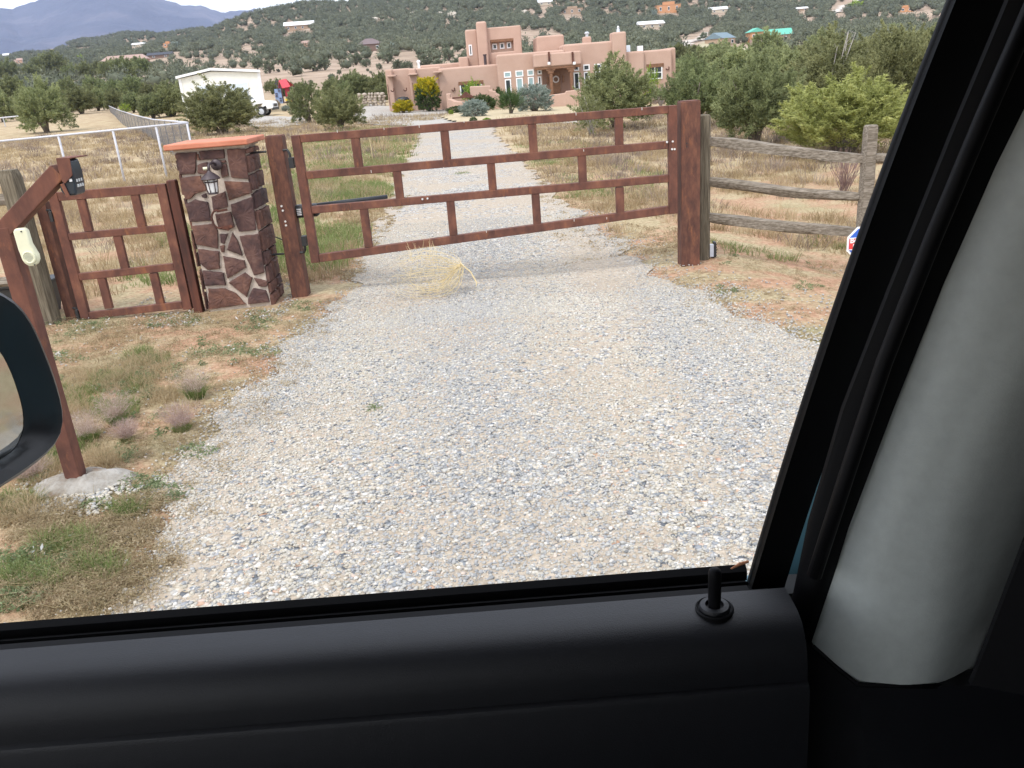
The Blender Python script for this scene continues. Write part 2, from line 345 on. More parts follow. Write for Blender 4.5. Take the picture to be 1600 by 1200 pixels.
class MB:
    def __init__(s): s.v = []; s.f = []; s.t = []
    def add(s, vs, fs, tint=.5):
        k = len(s.v); s.v += [Vector(p) for p in vs]; s.f += [tuple(i + k for i in f) for f in fs]; s.t += [tint] * len(vs); return s
    def hexa(s, p, tint=.5):   # 8 corners: bottom 4 ccw, top 4 ccw
        return s.add(p, [(3, 2, 1, 0), (4, 5, 6, 7), (0, 1, 5, 4), (1, 2, 6, 5), (2, 3, 7, 6), (3, 0, 4, 7)], tint)
    def box(s, c, d, rz=0.):
        hx, hy, hz = d[0] / 2, d[1] / 2, d[2] / 2; ca, sa = math.cos(rz), math.sin(rz)
        P = []
        for z in (-hz, hz):
            for x, y in ((-hx, -hy), (hx, -hy), (hx, hy), (-hx, hy)):
                P.append((c[0] + x * ca - y * sa, c[1] + x * sa + y * ca, c[2] + z))
        return s.hexa(P)
    def b2(s, a, b): return s.box([(a[i] + b[i]) / 2 for i in range(3)], [abs(b[i] - a[i]) for i in range(3)])
    def bar(s, p, q, wd, dp, upv=(0, 1, 0)):   # rectangular bar p->q, wd across, dp along upv
        p, q = Vector(p), Vector(q); d = (q - p).normalized(); u = Vector(upv); u = (u - d * u.dot(d)).normalized(); r = d.cross(u)
        P = []
        for c in (p, q):
            for a, b in ((-1, -1), (1, -1), (1, 1), (-1, 1)): P.append(c + r * (a * wd / 2) + u * (b * dp / 2))
        return s.hexa(P)
    def tube(s, path, rad, n=8, cap=True, tint=.5):
        path = [Vector(p) for p in path]; m = len(path)
        if not hasattr(rad, '__len__'): rad = [rad] * m
        base = len(s.v); up = None
        for i, p in enumerate(path):
            d = (path[min(i + 1, m - 1)] - path[max(i - 1, 0)]).normalized()
            if up is None: up = Vector((0, 0, 1)) if abs(d.z) < .9 else Vector((1, 0, 0))
            r = d.cross(up).normalized(); up = r.cross(d).normalized()
            for k in range(n):
                a = 2 * math.pi * k / n; s.v.append(p + (r * math.cos(a) + up * math.sin(a)) * rad[i]); s.t.append(tint)
        for i in range(m - 1):
            for k in range(n):
                a = base + i * n + k; b = base + i * n + (k + 1) % n; s.f.append((a, b, b + n, a + n))
        if cap: s.f.append(tuple(base + k for k in range(n))[::-1]); s.f.append(tuple(base + (m - 1) * n + k for k in range(n)))
        return s
    def lathe(s, c, prof, n=20, axis='z'):
        P = []
        for r, h in prof:
            for k in range(n):
                a = 2 * math.pi * k / n; x, y = r * math.cos(a), r * math.sin(a)
                P.append((c[0] + x, c[1] + y, c[2] + h) if axis == 'z' else ((c[0] + x, c[1] + h, c[2] + y) if axis == 'y' else (c[0] + h, c[1] + x, c[2] + y)))
        F = [(i * n + k, i * n + (k + 1) % n, (i + 1) * n + (k + 1) % n, (i + 1) * n + k) for i in range(len(prof) - 1) for k in range(n)]
        F.append(tuple(range(n))[::-1]); F.append(tuple((len(prof) - 1) * n + k for k in range(n)))
        return s.add(P, F)
    def poly(s, pts, dvec, tint=.5):   # extruded polygon
        n = len(pts); d = Vector(dvec); pts = [Vector(p) for p in pts]
        P = pts + [p + d for p in pts]
        return s.add(P, [tuple(range(n))[::-1], tuple(range(n, 2 * n))] + [(i, (i + 1) % n, (i + 1) % n + n, i + n) for i in range(n)], tint)
    def build(s, name, mat, parent=None, smooth=False, bevel=0., seg=2, label=None, org=None, auto=None):
        me = bpy.data.meshes.new(name); s.v = [Vector(p) for p in s.v]
        if parent is not None: org = Vector(root_loc(parent))
        if org is not None: org = Vector(org)
        if parent is None and org is None:
            org = Vector((sum(p.x for p in s.v) / len(s.v), sum(p.y for p in s.v) / len(s.v), min(p.z for p in s.v)))
        if parent is not None:
            rz = root_rz(parent); R = Matrix.Rotation(-rz, 3, 'Z'); vv = [R @ (p - org) for p in s.v]
        else: vv = [p - org for p in s.v]
        me.from_pydata([tuple(p) for p in vv], [], s.f)
        a = me.attributes.new('tint', 'FLOAT', 'POINT'); a.data.foreach_set('value', s.t)
        bmf(me)
        if smooth or bevel: me.polygons.foreach_set('use_smooth', [True] * len(me.polygons))
        me.materials.append(mat)
        o = bpy.data.objects.new(name, me); COL.objects.link(o)
        if parent is not None: o.parent = parent
        else: o.location = org
        if bevel:
            b = o.modifiers.new('bevel', 'BEVEL'); b.width = bevel; b.segments = seg; b.limit_method = 'ANGLE'; b.angle_limit = math.radians(40)
            b.harden_normals = True
        elif smooth and auto is not None:
            try: me.set_sharp_from_angle(angle=math.radians(auto))
            except Exception: pass
        if label: o['label'] = label
        return o
def _each(s, name, mat, parent=None, **kw):
    # one object per separate piece
    par = list(range(len(s.v)))
    def find(a):
        while par[a] != a: par[a] = par[par[a]]; a = par[a]
        return a
    for f in s.f:
        r0 = find(f[0])
        for i in f[1:]: par[find(i)] = r0
    grp = {}
    for f in s.f: grp.setdefault(find(f[0]), []).append(f)
    out_ = []
    for r_, fs in grp.items():
        ids = sorted({i for f in fs for i in f}); mp_ = {a: k for k, a in enumerate(ids)}; m = MB()
        m.v = [s.v[i] for i in ids]; m.t = [s.t[i] for i in ids]; m.f = [tuple(mp_[i] for i in f) for f in fs]; out_.append(m.build(name, mat, parent, **kw))
    return out_
MB.each = _each
import bmesh
def bmf(me):
    bm = bmesh.new(); bm.from_mesh(me); bmesh.ops.recalc_face_normals(bm, faces=bm.faces); bm.to_mesh(me); bm.free()
def root_loc(o):
    v = Vector(o.location)
    while o.parent is not None: o = o.parent; v = v + Vector(o.location)
    return v
def root_rz(o):
    r = o.rotation_euler[2]
    while o.parent is not None: o = o.parent; r += o.rotation_euler[2]
    return r

def text_mesh(body, size, mat, name, origin, xdir, updir, parent, ext=.002, bold=0.):
    cu = bpy.data.curves.new(name, 'FONT'); cu.body = body; cu.size = size; cu.extrude = ext; cu.offset = bold; cu.resolution_u = 3
    to = bpy.data.objects.new('tmp', cu); COL.objects.link(to)
    dg = bpy.context.evaluated_depsgraph_get(); me = bpy.data.meshes.new_from_object(to.evaluated_get(dg))
    bpy.data.objects.remove(to); me.name = name
    x = Vector(xdir).normalized(); u = Vector(updir).normalized(); z = x.cross(u)
    pl = root_loc(parent)
    for v in me.vertices:
        p = Vector(origin) + x * v.co.x + u * v.co.y + z * v.co.z; v.co = p - pl
    me.materials.clear(); me.materials.append(mat)
    o = bpy.data.objects.new(name, me); COL.objects.link(o); o.parent = parent; return o

# ------------------------------------------------------------------ ground
def terrain():
    az = np.concatenate([np.radians(np.arange(-180, -60, 4)), np.radians(np.arange(-60, 60, .34)), np.radians(np.arange(60, 180, 4))])
    r = np.exp(np.arange(math.log(.35), math.log(3600), .0255))
    A, R = np.meshgrid(az, r); x = R * np.sin(A); y = R * np.cos(A); z = gz(x, y)
    nr, na = R.shape; v = np.stack([x, y, z], -1).reshape(-1, 3)
    i = np.arange(nr - 1)[:, None] * na; j = np.arange(na)[None, :]; jn = (j + 1) % na
    q = np.stack([i + j, i + jn, i + na + jn, i + na + j], -1).reshape(-1, 4)[:, ::-1]
    o = fast('ground', v, q, M['ground'], smooth=True); tag(o, kind='structure')
terrain()

EY = np.array([-6, 1, 2, 3.06, 3.55, 5.3, 6.24, 7.5, 9.3, 13.1, 17.6, 32.6, 40, 47.])
EL = np.array([-1.4, -1.35, -1.5, -1.72, -1.83, -2.0, -1.88, -1.66, -1.62, -1.85, -2.1, -2.75, -3.5, -4.4])
ER = np.array([4.2, 4.2, 4.0, 3.6, 3.4, 2.50, 2.02, 1.62, 1.45, 1.1, .85, .05, .2, .4])
def edge_wob(y, s): return .06 * np.sin(y * 2.3 + s) + .07 * np.sin(y * 5.1 + 2 * s) + .04 * np.sin(y * 11.7 + s)
def drive_l(y): return np.interp(y, EY, EL) + edge_wob(y, 1.) * (1 - .0 * y)
def drive_r(y): return np.interp(y, EY, ER) + edge_wob(y, 4.)
def driveway():
    ys = np.concatenate([np.arange(-6, 12, .06), np.arange(12, 47, .2)]); n = 60
    V = []; T = []
    for y in ys:
        l, r_ = drive_l(y), drive_r(y)
        f = np.linspace(0, 1, n); x = l + (r_ - l) * f
        z = gz(x, np.full(n, y)) + .012 + .012 * sst(y, 10, 40) 
        V.append(np.stack([x, np.full(n, y), z], -1))
        edge = np.clip(1 - np.minimum(x - l, r_ - x) / .28, 0, 1) * .9
        # worn pink patch just inside the gate on the right
        pt = np.exp(-(((x - 1.02) / .42) ** 2 + ((y - 8.7) / 1.9) ** 2) ** 1.4)
        pt2 = .55 * np.exp(-(((x + 1.2) / .5) ** 2 + ((y - 8.2) / .9) ** 2) ** 1.3)
        T.append(np.clip(np.maximum(np.maximum(edge, pt), pt2), 0, 1))
    V = np.concatenate(V); T = np.concatenate(T); m = len(ys)
    i = np.arange(m - 1)[:, None] * n; j = np.arange(n - 1)[None, :]
    q = np.stack([i + j, i + j + 1, i + n + j + 1, i + n + j], -1).reshape(-1, 4)
    tag(fast('driveway', V, q, M['drive'], T, True), kind='structure')
driveway()
def inpoly(x, y, P):
    c = np.zeros(x.shape, bool); n = len(P)
    for i in range(n):
        x1, y1 = P[i][0], P[i][1]; x2, y2 = P[i - 1][0], P[i - 1][1]
        k = ((y1 > y) != (y2 > y)) & (x < (x2 - x1) * (y - y1) / (y2 - y1 + 1e-12) + x1); c ^= k
    return c
def sheet(name, P, mat, lift, cell, kind='structure'):
    P = [(p[0], p[1]) for p in P]; xs = [p[0] for p in P]; ys = [p[1] for p in P]
    gx = np.arange(min(xs) - cell, max(xs) + cell, cell); gy = np.arange(min(ys) - cell, max(ys) + cell, cell)
    X, Y = np.meshgrid(gx, gy); ny, nx = X.shape
    cxm = (X[:-1, :-1] + X[1:, 1:]) / 2; cym = (Y[:-1, :-1] + Y[1:, 1:]) / 2; k = inpoly(cxm, cym, P)
    ii, jj = np.nonzero(k); a = ii * nx + jj
    q = np.stack([a, a + 1, a + nx + 1, a + nx], -1)
    v = np.stack([X, Y, gz(X, Y) + lift], -1).reshape(-1, 3)
    u, inv = np.unique(q, return_inverse=True); v = v[u]; q = inv.reshape(q.shape)
    return tag(fast(name, v, q, mat, np.zeros(len(v)), True), kind=kind)
def pxpoly(pts): return [gp(*p) for p in pts]
sheet('gravel_court', pxpoly([(552, 182), (570, 162), (603, 166), (690, 166), (705, 178), (800, 185), (915, 160), (1000, 158), (1010, 170), (965, 185), (900, 193), (800, 197), (745, 199), (700, 196), (638, 198), (560, 195)]), M['court'], .032, .45)
sheet('garden_bed', pxpoly([(690, 184), (700, 190), (740, 197), (800, 196), (860, 186), (905, 178), (925, 167), (900, 163), (800, 158), (720, 160)]), M['bed'], .10, .3)
sheet('shed_yard', pxpoly([(392, 182), (470, 184), (485, 192), (440, 200), (380, 198)]), M['court'], .05, .6)

def mountain():
    px = np.linspace(-1500, 1500, 420); az = np.array([azim(p) for p in px]); hz = np.array([horizon(p) for p in px])
    prof_x = [-1500, -900, -400, -120, 0, 20, 40, 65, 85, 108, 150, 200, 250, 285, 310, 345, 375, 395, 420, 440, 520, 700, 1000, 1500]
    prof_y = [120, 60, 70, 60, 33, 17, 9, 12, 7, -2, -22, -34, -22, -2, 7, 10, 17, 13, 12, 19, 40, 60, 70, 60]
    pj = np.interp(px, prof_x, prof_y) - 5 * np.exp(-((px - 190) / 90.) ** 2) + 1.1 * np.sin(px / 7.) + .8 * np.sin(px / 3.1 + 1) + 1.5 * np.sin(px / 19.)
    e = np.array([_tan(a, b) for a, b in zip(px, pj)])
    rr = np.linspace(3800, 11000, 90); t = (rr - 3800) / (7600 - 3800)
    f = np.where(t < 1, np.clip(t, 0, 1) ** 1.25, 1 - .5 * (t - 1))
    E, F = np.meshgrid(e, f); A, R = np.meshgrid(az, rr)
    x = R * np.sin(A); y = R * np.cos(A)
    z = F * (E * 7600)
    rid = 0; 
    for k, (s, amp) in enumerate(((900, 95), (430, 55), (210, 28), (100, 14))):
        ph = np.sin(x / s * 2.1 + 1.7 * np.sin(y / s * 1.1 + k)) + np.sin((x * .6 + y * .9) / s * 1.9 + 2.1 * k)
        rid = rid + amp * (1 - np.abs(ph))
    z = z + rid * np.sin(np.clip(t, 0, 1) * math.pi)[:, None] * .55
    nr, na = x.shape; i = np.arange(nr - 1)[:, None] * na; j = np.arange(na - 1)[None, :]
    q = np.stack([i + j, i + j + 1, i + na + j + 1, i + na + j], -1).reshape(-1, 4)
    mt = pmat('mountain_slopes', [(.35, (.030, .040, .070)), (.52, (.048, .056, .088)), (.64, (.085, .085, .115)), (.78, (.15, .14, .165))], .0022, .95, .6, 40, detail=12, bscale=.01)  # blue of the distance haze is partly put into this slope colour
    tag(fast('mountain', np.stack([x, y, z], -1).reshape(-1, 3), q, mt, smooth=True), kind='structure')
mountain()
# ------------------------------------------------------------------ gates, posts, pillar
GY = 8.33
def swing_gate():
    g = thing('driveway_gate', 'wide rusted steel driveway gate of staggered panels between two square posts', 'gate', (-.07, GY, .3))
    xl, xr = -1.92, 1.785
    def bz(x): return .405 + (x - xl) / (xr - xl) * .205      # bottom rail rises to the right
    d = .075
    fr = MB()
    fr.bar((xl + .042, GY, bz(xl) - .04), (xl + .042, GY, 1.60), .085, d); fr.bar((xr - .042, GY, bz(xr) - .04), (xr - .042, GY, 1.60), .085, d)
    fr.each('stile', M['rust'], g, bevel=.006)
    fr = MB()
    for z0, z1 in ((1.566, 1.566), (1.222, 1.238), (.888, .918)):
        fr.bar((xl + .086, GY, z0), (xr - .086, GY, z1), .072, d - .006)
    fr.bar((xl + .086, GY, bz(xl)), (xr - .086, GY, bz(xr)), .078, d - .006)
    fr.each('rail', M['rust'], g, bevel=.006)
    v = MB()
    for x in (-1.315, -.455, .39, 1.225): v.bar((x, GY, 1.253), (x, GY, 1.532), .08, d - .014)
    for x in (-.955, -.035, .855): v.bar((x, GY, .925), (x, GY, 1.2), .08, d - .014)
    for x in (-1.325, -.465, .38, 1.215): v.bar((x, GY, bz(x) + .037), (x, GY, .87), .08, d - .014)
    v.each('panel_bar', M['rust'], g, bevel=.006)
    w_ = MB()
    for px, py, Y in ((527, 205, 0), (600, 201, 0), (655, 197, 0), (725, 190, 0), (900, 178, 0), (1003, 170, 0), (912, 235, 0), (580, 268, 0), (693, 263, 0), (897, 344, 0), (948, 341, 0), (760, 362, 0)):
        p = at(px, py, GY - d / 2); w_.box((p.x, p.y - .0015, p.z), (.006, .004, rnd.uniform(.02, .035)))
    w_.each('weld_scratch', M['weld'], g)
    b = MB()
    for px, py in ((660, 311), (668, 310), (1042, 222), (1051, 221), (1050, 233), (1054, 233)):
        p = at(px, py, GY - d / 2 - .004); b.lathe((p.x, p.y, p.z), [(.010, -.008), (.010, 0), (.006, .004)], 8, 'y')
    b.each('bolt', M['bolt'], g)
    for z in (1.44, .50):
        h = MB(); s = 1 if z > 1 else -1
        h.tube([(-2.42, GY + .03, z + .03 * s), (-2.19, GY + .03, z + .03 * s)], .011, 8)
        h.tube([(-2.03, GY + .03, z + .03 * s), (-1.985, GY + .02, z + .03 * s), (-1.965, GY, z - .005 * s), (-1.963, GY, z - .05 * s)], .013, 8)
        h.box((-1.958, GY, z - .09 * s), (.05, .06, .10))
        h.each('hinge', M['blackmetal'], g, bevel=.003)
    return g
swing_gate()
def gate_post(x, y, wd, label, bolts, h):
    p = thing('gate_post', label, 'gate post', (x, y, gzs(x, y)))
    m = MB(); m.box((x, y, h / 2 - .1), (wd, wd, h + .2)); m.build('shaft', M['rust_post'], p, bevel=.008)
    c = MB(); c.box((x, y, h + .003), (wd - .012, wd - .012, .006)); c.build('cap', M['rust'], p, bevel=.002)
    b = MB()
    for px, py in bolts:
        q = at(px, py, y - wd / 2 - .002); b.lathe((q.x, q.y, q.z), [(.0105, -.008), (.0105, 0), (.006, .004)], 8, 'y')
    if bolts: b.each('bolt', M['bolt'], p)
    return p
gate_post(-2.105, 8.44, .165, 'rusted square steel post on the hinge side of the driveway gate', [(440, 322), (442, 329), (446, 346), (447, 352)], 1.605)
rp = gate_post(1.925, 8.43, .19, 'tall thick rusted square steel post at the latch end of the driveway gate', [], 1.622)
b = MB()
for px, py in ((1073, 224), (1073, 229)): q = at(px, py, 8.333); b.lathe((q.x, q.y, q.z), [(.007, -.003), (.006, .001)], 8, 'y')
b.each('bolt_hole', M['black'], rp)

def opener():
    t = thing('gate_opener', 'black electric gate opener arm fixed behind the hinge side of the driveway gate', 'gate opener', (-2.0, 8.5, .8))
    m = MB(); m.b2((-2.06, 8.43, .80), (-1.80, 8.56, .925)); m.build('motor_housing', M['black'], t, bevel=.03, seg=3)
    m = MB(); m.tube([(-1.84, 8.5, .905), (-1.1, 8.50, .935)], .021, 12); m.build('drive_arm', pmat('dark_grey_tube', [(.05, .055, .065)], 20, .4), t, smooth=True)
    m = MB()
    for k in range(4): m.b2((-2.01, 8.422, .83 + k * .018), (-1.965, 8.428, .84 + k * .018))
    m.each('warning_label', M['white'], t)
    m = MB(); m.tube([(-2.03, 8.47, .81), (-2.03, 8.47, .72), (-2.07, 8.5, .62), (-2.2, 8.6, .55), (-2.36, 8.7, .60)], .006, 6)
    m.build('cable', M['black'], t)
opener()

def ped_gate():
    Y = 8.2
    g = thing('pedestrian_gate', 'small rusted steel walk gate of staggered panels left of the stone pillar', 'gate', (-3.7, Y, .05))
    xl, xr = -4.285, -3.155; d = .06
    m = MB(); m.bar((xl + .045, Y, .005), (xl + .045, Y, 1.262), .09, d); m.bar((xr - .045, Y, .02), (xr - .045, Y, 1.262), .09, d); m.each('stile', M['rust'], g, bevel=.005)
    m = MB(); a, b_ = xl + .091, xr - .091
    m.bar((a, Y, 1.22), (b_, Y, 1.22), .082, d - .006); m.bar((a, Y, .832), (b_, Y, .842), .066, d - .006)
    m.bar((a, Y, .433), (b_, Y, .460), .07, d - .006); m.bar((a, Y, .035), (b_, Y, .07), .072, d - .006)
    m.each('rail', M['rust'], g, bevel=.005)
    m = MB()
    for x in (-3.99, -3.47): m.bar((x, Y, .871), (x, Y, 1.178), .08, d - .014)
    m.bar((-3.73, Y, .475), (-3.73, Y, .803), .08, d - .014)
    for x in (-3.985, -3.465): m.bar((x, Y, .09), (x, Y, .412), .08, d - .014)
    m.each('panel_bar', M['rust'], g, bevel=.005)
    for z in (1.10, .12):
        h = MB(); h.tube([(-4.35, Y + .01, z), (-4.31, Y - .01, z), (-4.30, Y - .01, z - .05)], .012, 8); h.box((-4.30, Y - .02, z - .06), (.03, .05, .10)); h.build('hinge', M['blackmetal'], g, bevel=.003)
    h = MB(); h.tube([(-3.16, Y, .68), (-3.11, Y, .68)], .008, 6); h.build('latch_bar', M['blackmetal'], g)
ped_gate()
def thin_post(x, y, wd, h, label, mat):
    p = thing('gate_post', label, 'gate post', (x, y, 0))
    MB().box((x, y, h / 2 - .1), (wd, wd, h + .2)).build('shaft', mat, p, bevel=.006)
    MB().box((x, y, h + .003), (wd - .01, wd - .01, .006)).build('cap', M['rust'], p, bevel=.002)
thin_post(-3.09, 8.19, .085, 1.285, 'thin rusted steel latch post standing against the left side of the stone pillar', M['rust_dark'])
thin_post(-4.405, 8.27, .10, 1.17, 'rusted steel hinge post fixed to the big wooden post at the walk gate', M['rust_post'])

def wood_post(name, x, y, wd, h, label, top=.0, mat=None):
    m = MB(); n = 10; prof = []
    zs = [-.1, .15, h * .4, h * .75, h - .05, h - .01, h + top]
    P = []
    for i, z in enumerate(zs):
        s = wd / 2 * (1 if z < h - .02 else (.93 if z < h else .78))
        for k in range(n):
            a = 2 * math.pi * (k + .5) / n; c, s_ = math.cos(a), math.sin(a)
            e = (abs(c) ** 3.2 + abs(s_) ** 3.2) ** (-1 / 3.2)
            j = 1 + .03 * math.sin(k * 5.1 + i * .7)
            P.append((x + s * e * c * j, y + s * e * s_ * j, z))
    F = [(i * n + k, i * n + (k + 1) % n, (i + 1) * n + (k + 1) % n, (i + 1) * n + k) for i in range(len(zs) - 1) for k in range(n)] + [tuple((len(zs) - 1) * n + k for k in range(n))]
    m.add(P, F); o = m.build(name, mat or M['woodpost'], smooth=True, auto=35, org=(x, y, gzs(x, y)))
    return tag(o, label, 'fence post')
wood_post('wooden_post', -4.56, 8.13, .19, 1.475, 'thick round-topped weathered wooden post left of the walk gate', .03)
wood_post('wooden_post', 2.115, 8.60, .135, 1.475, 'weathered wooden post pressed against the tall rusted steel gate post', .0)
wood_post('wooden_post', at(1354, 290, 8.17).x, 8.17, .135, 1.285, 'weathered wooden fence post at the far right, beside the black window frame', .0, M['wood'])

def split_rail(p, q, wd, label, sd, group=None):
    R = random.Random(sd); p, q = Vector(p), Vector(q); d = (q - p).normalized(); L_ = (q - p).length
    u = Vector((0, 0, 1)); r = d.cross(u).normalized(); n = 9; m = 16; V = []; T = []
    ang = [2 * math.pi * k / n + R.uniform(-.2, .2) for k in range(n)]; rad = [R.uniform(.75, 1.15) for k in range(n)]
    for i in range(m + 1):
        t = i / m; c = p + d * (L_ * t) + u * (.012 * math.sin(t * 5 + sd)) + r * (.008 * math.sin(t * 7 + sd))
        tp = 1 - .25 * (abs(2 * t - 1) ** 6)
        for k in range(n):
            s = wd / 2 * tp * rad[k] * (1 + .10 * math.sin(t * (4 + k) + k * 2) + R.uniform(-.03, .03))
            V.append(c + (r * math.cos(ang[k]) * .8 + u * math.sin(ang[k])) * s)
    F = [(i * n + k, i * n + (k + 1) % n, (i + 1) * n + (k + 1) % n, (i + 1) * n + k) for i in range(m) for k in range(n)] + [tuple(range(n))[::-1], tuple(m * n + k for k in range(n))]
    o = MB().add(V, F).build('fence_rail', M['wood'], smooth=True, auto=38, org=((p + q) / 2))
    return tag(o, label, 'fence rail', group)
Y0, Y1 = 8.60, 8.18
for (a, b_, c, d, w1, sd, lab) in ((1100, 222, 1347, 247, .11, 1, 'top split wooden fence rail right of the gate'), (1100, 283, 1342, 308, .105, 2, 'middle split wooden fence rail right of the gate'), (1100, 338.5, 1340, 365, .115, 3, 'bottom split wooden fence rail right of the gate')):
    split_rail(at(a, b_, Y0), at(c, d, Y1), w1, lab, sd)
split_rail(at(1352, 243, 8.17), at(1470, 250, 8.0), .10, 'short end of the top fence rail showing beyond the far right post', 4)
for (ya, yb, sd, lab) in ((316, 309, 6, 'upper weathered rail left of the thick round-topped wooden post'), (376, 372, 7, 'middle weathered rail left of the thick round-topped wooden post'), (441, 436, 8, 'low weathered rail above the black bin at the left edge')):
    split_rail(at(-120, ya + 8, 8.15), at(42 + (ya - 316) * .1, yb, 8.15), .115, lab, sd)

def pillar():
    base = thing('stone_pillar', 'rubble stone pillar of dark red sandstone with pale mortar and a terracotta slab cap', 'pillar', (-2.67, 8.4, 0))
    xl, xr, y0, y1, h = -2.985, -2.34, 8.14, 8.62, 1.545
    MB().b2((xl + .012, y0 + .012, -.15), (xr - .012, y1 - .012, h)).build('mortar_core', M['mortar'], base, bevel=.01)
    polys = [
     [(88, 178), (218, 165), (215, 318), (118, 325), (103, 250)], [(230, 165), (385, 155), (392, 222), (246, 234)], [(222, 196), (232, 196), (243, 232), (226, 232)],
     [(398, 152), (515, 148), (538, 352), (430, 340), (408, 230)], [(224, 260), (285, 243), (292, 322), (228, 316)], [(366, 260), (400, 255), (415, 330), (372, 340)],
     [(360, 237), (395, 232), (402, 247), (362, 252)], [(125, 338), (240, 325), (285, 415), (210, 440), (185, 470), (150, 475)], [(385, 360), (545, 368), (560, 432), (418, 478), (400, 420)],
     [(150, 500), (210, 470), (290, 485), (310, 600), (178, 610)], [(308, 455), (395, 420), (412, 515), (322, 540)], [(425, 500), (565, 450), (583, 660), (475, 668), (435, 560)],
     [(330, 560), (428, 545), (450, 640), (400, 662), (352, 648)], [(188, 630), (325, 615), (350, 665), (350, 770), (215, 745)], [(362, 680), (410, 678), (388, 740), (366, 735)],
     [(364, 750), (388, 750), (388, 792), (370, 790)], [(437, 668), (470, 720), (498, 815), (402, 775)], [(478, 690), (600, 675), (632, 915), (570, 935), (510, 800)],
     [(228, 770), (358, 785), (362, 890), (290, 900), (240, 860)], [(378, 812), (510, 840), (522, 885), (405, 952)], [(252, 900), (300, 905), (385, 915), (398, 990), (270, 995)],
     [(412, 975), (510, 912), (558, 945), (525, 1065)], [(567, 945), (645, 965), (648, 1000), (597, 998)], [(288, 1010), (390, 1010), (460, 1040), (520, 1105), (290, 1140)],
     [(530, 1075), (560, 1005), (640, 1020), (665, 1092), (530, 1108)], [(250, 445), (278, 434), (282, 462), (256, 460)],
     [(186, 655), (204, 720), (232, 880), (222, 880), (196, 740)], [(238, 905), (262, 1000), (282, 1140), (262, 1140), (244, 1000)]]
    R = random.Random(5); st = MB()
    def stone(pts2, P3, out, grow=1.0):
        # pts2: 2D outline; P3 maps to place; rugged face standing out of the mortar
        cxx = sum(p[0] for p in pts2) / len(pts2); cyy = sum(p[1] for p in pts2) / len(pts2); ring = []
        n = len(pts2)
        for i in range(n):
            a, b = pts2[i], pts2[(i + 1) % n]
            L2 = math.hypot(b[0] - a[0], b[1] - a[1]); s = max(2, int(L2 / .03))
            for k in range(s):
                t = k / s; jx = R.uniform(-.003, .003)
                ring.append((a[0] + (b[0] - a[0]) * t + jx, a[1] + (b[1] - a[1]) * t + R.uniform(-.003, .003)))
        m = len(ring); V = []; tint = R.random()
        tl = [R.uniform(-.012, .012), R.uniform(-.012, .012)]
        for lv, (sc, dp) in enumerate(((.97, -.01), (.97, .008), (.93, .015), (.72, .018), (.4, .019))):
            for (x, y) in ring:
                xx = cxx + (x - cxx) * sc; yy = cyy + (y - cyy) * sc
                dd = dp + (R.uniform(-.0025, .0025) if lv > 1 else 0) + (tl[0] * (xx - cxx) + tl[1] * (yy - cyy)) * (lv > 1) * 3
                V.append(P3(xx, yy, dd * out))
        V.append(P3(cxx, cyy, .019 * out))
        F = [(l * m + k, l * m + (k + 1) % m, (l + 1) * m + (k + 1) % m, (l + 1) * m + k) for l in range(4) for k in range(m)] + [(4 * m + k, 4 * m + (k + 1) % m, 5 * m) for k in range(m)]
        st.add(V, F, tint)
    for P in polys:
        q = [at(250 + u / 3.87, 190 + v / 3.87, y0 - .01) for u, v in P]
        q2 = [(min(max(p.x, xl - .012), xr + .01), min(max(p.z, -.04), h - .01)) for p in q]
        stone(q2, lambda a, b, d: (a, y0 - d, b), 1.0)
    # side and back faces, laid as irregular courses
    for (face, L2) in (('r', y1 - y0), ('l', y1 - y0), ('b', xr - xl)):
        z = .0; c0 = 0
        while z < h - .06:
            hh = R.uniform(.11, .24); hh = min(hh, h - .012 - z)
            cut = [0] + ([R.uniform(.35, .65) * L2] if R.random() < .75 else []) + [L2]
            for i in range(len(cut) - 1):
                a, b = cut[i] + .012, cut[i + 1] - .012; jj = lambda: R.uniform(-.012, .012)
                pts = [(a + jj() * .4, z + .008 + jj()), (b + jj() * .4, z + .008 + jj()), (b + jj() * .4, z + hh - .012 + jj()), ((a + b) / 2, z + hh - .012 + jj()), (a + jj() * .4, z + hh - .012 + jj())]
                if face == 'r': stone(pts, lambda a, b, d: (xr + d, y0 + a, b), 1.3)
                elif face == 'l': stone(pts, lambda a, b, d: (xl - d, y0 + a, b), 1.0)
                else: stone(pts, lambda a, b, d: (xl + a, y1 + d, b), 1.0)
            z += hh
    st.build('stonework', M['stone'], base)
    MB().b2((xl - .012, y0 - .012, h - .004), (xr + .012, y1 + .012, h + .018)).build('mortar_bed', M['mortar'], base, bevel=.006)
    MB().b2((xl - .07, y0 - .085, h + .02), (xr + .07, y1 + .075, h + .072)).build('cap', M['terracotta'], base, bevel=.012, seg=3)
pillar()

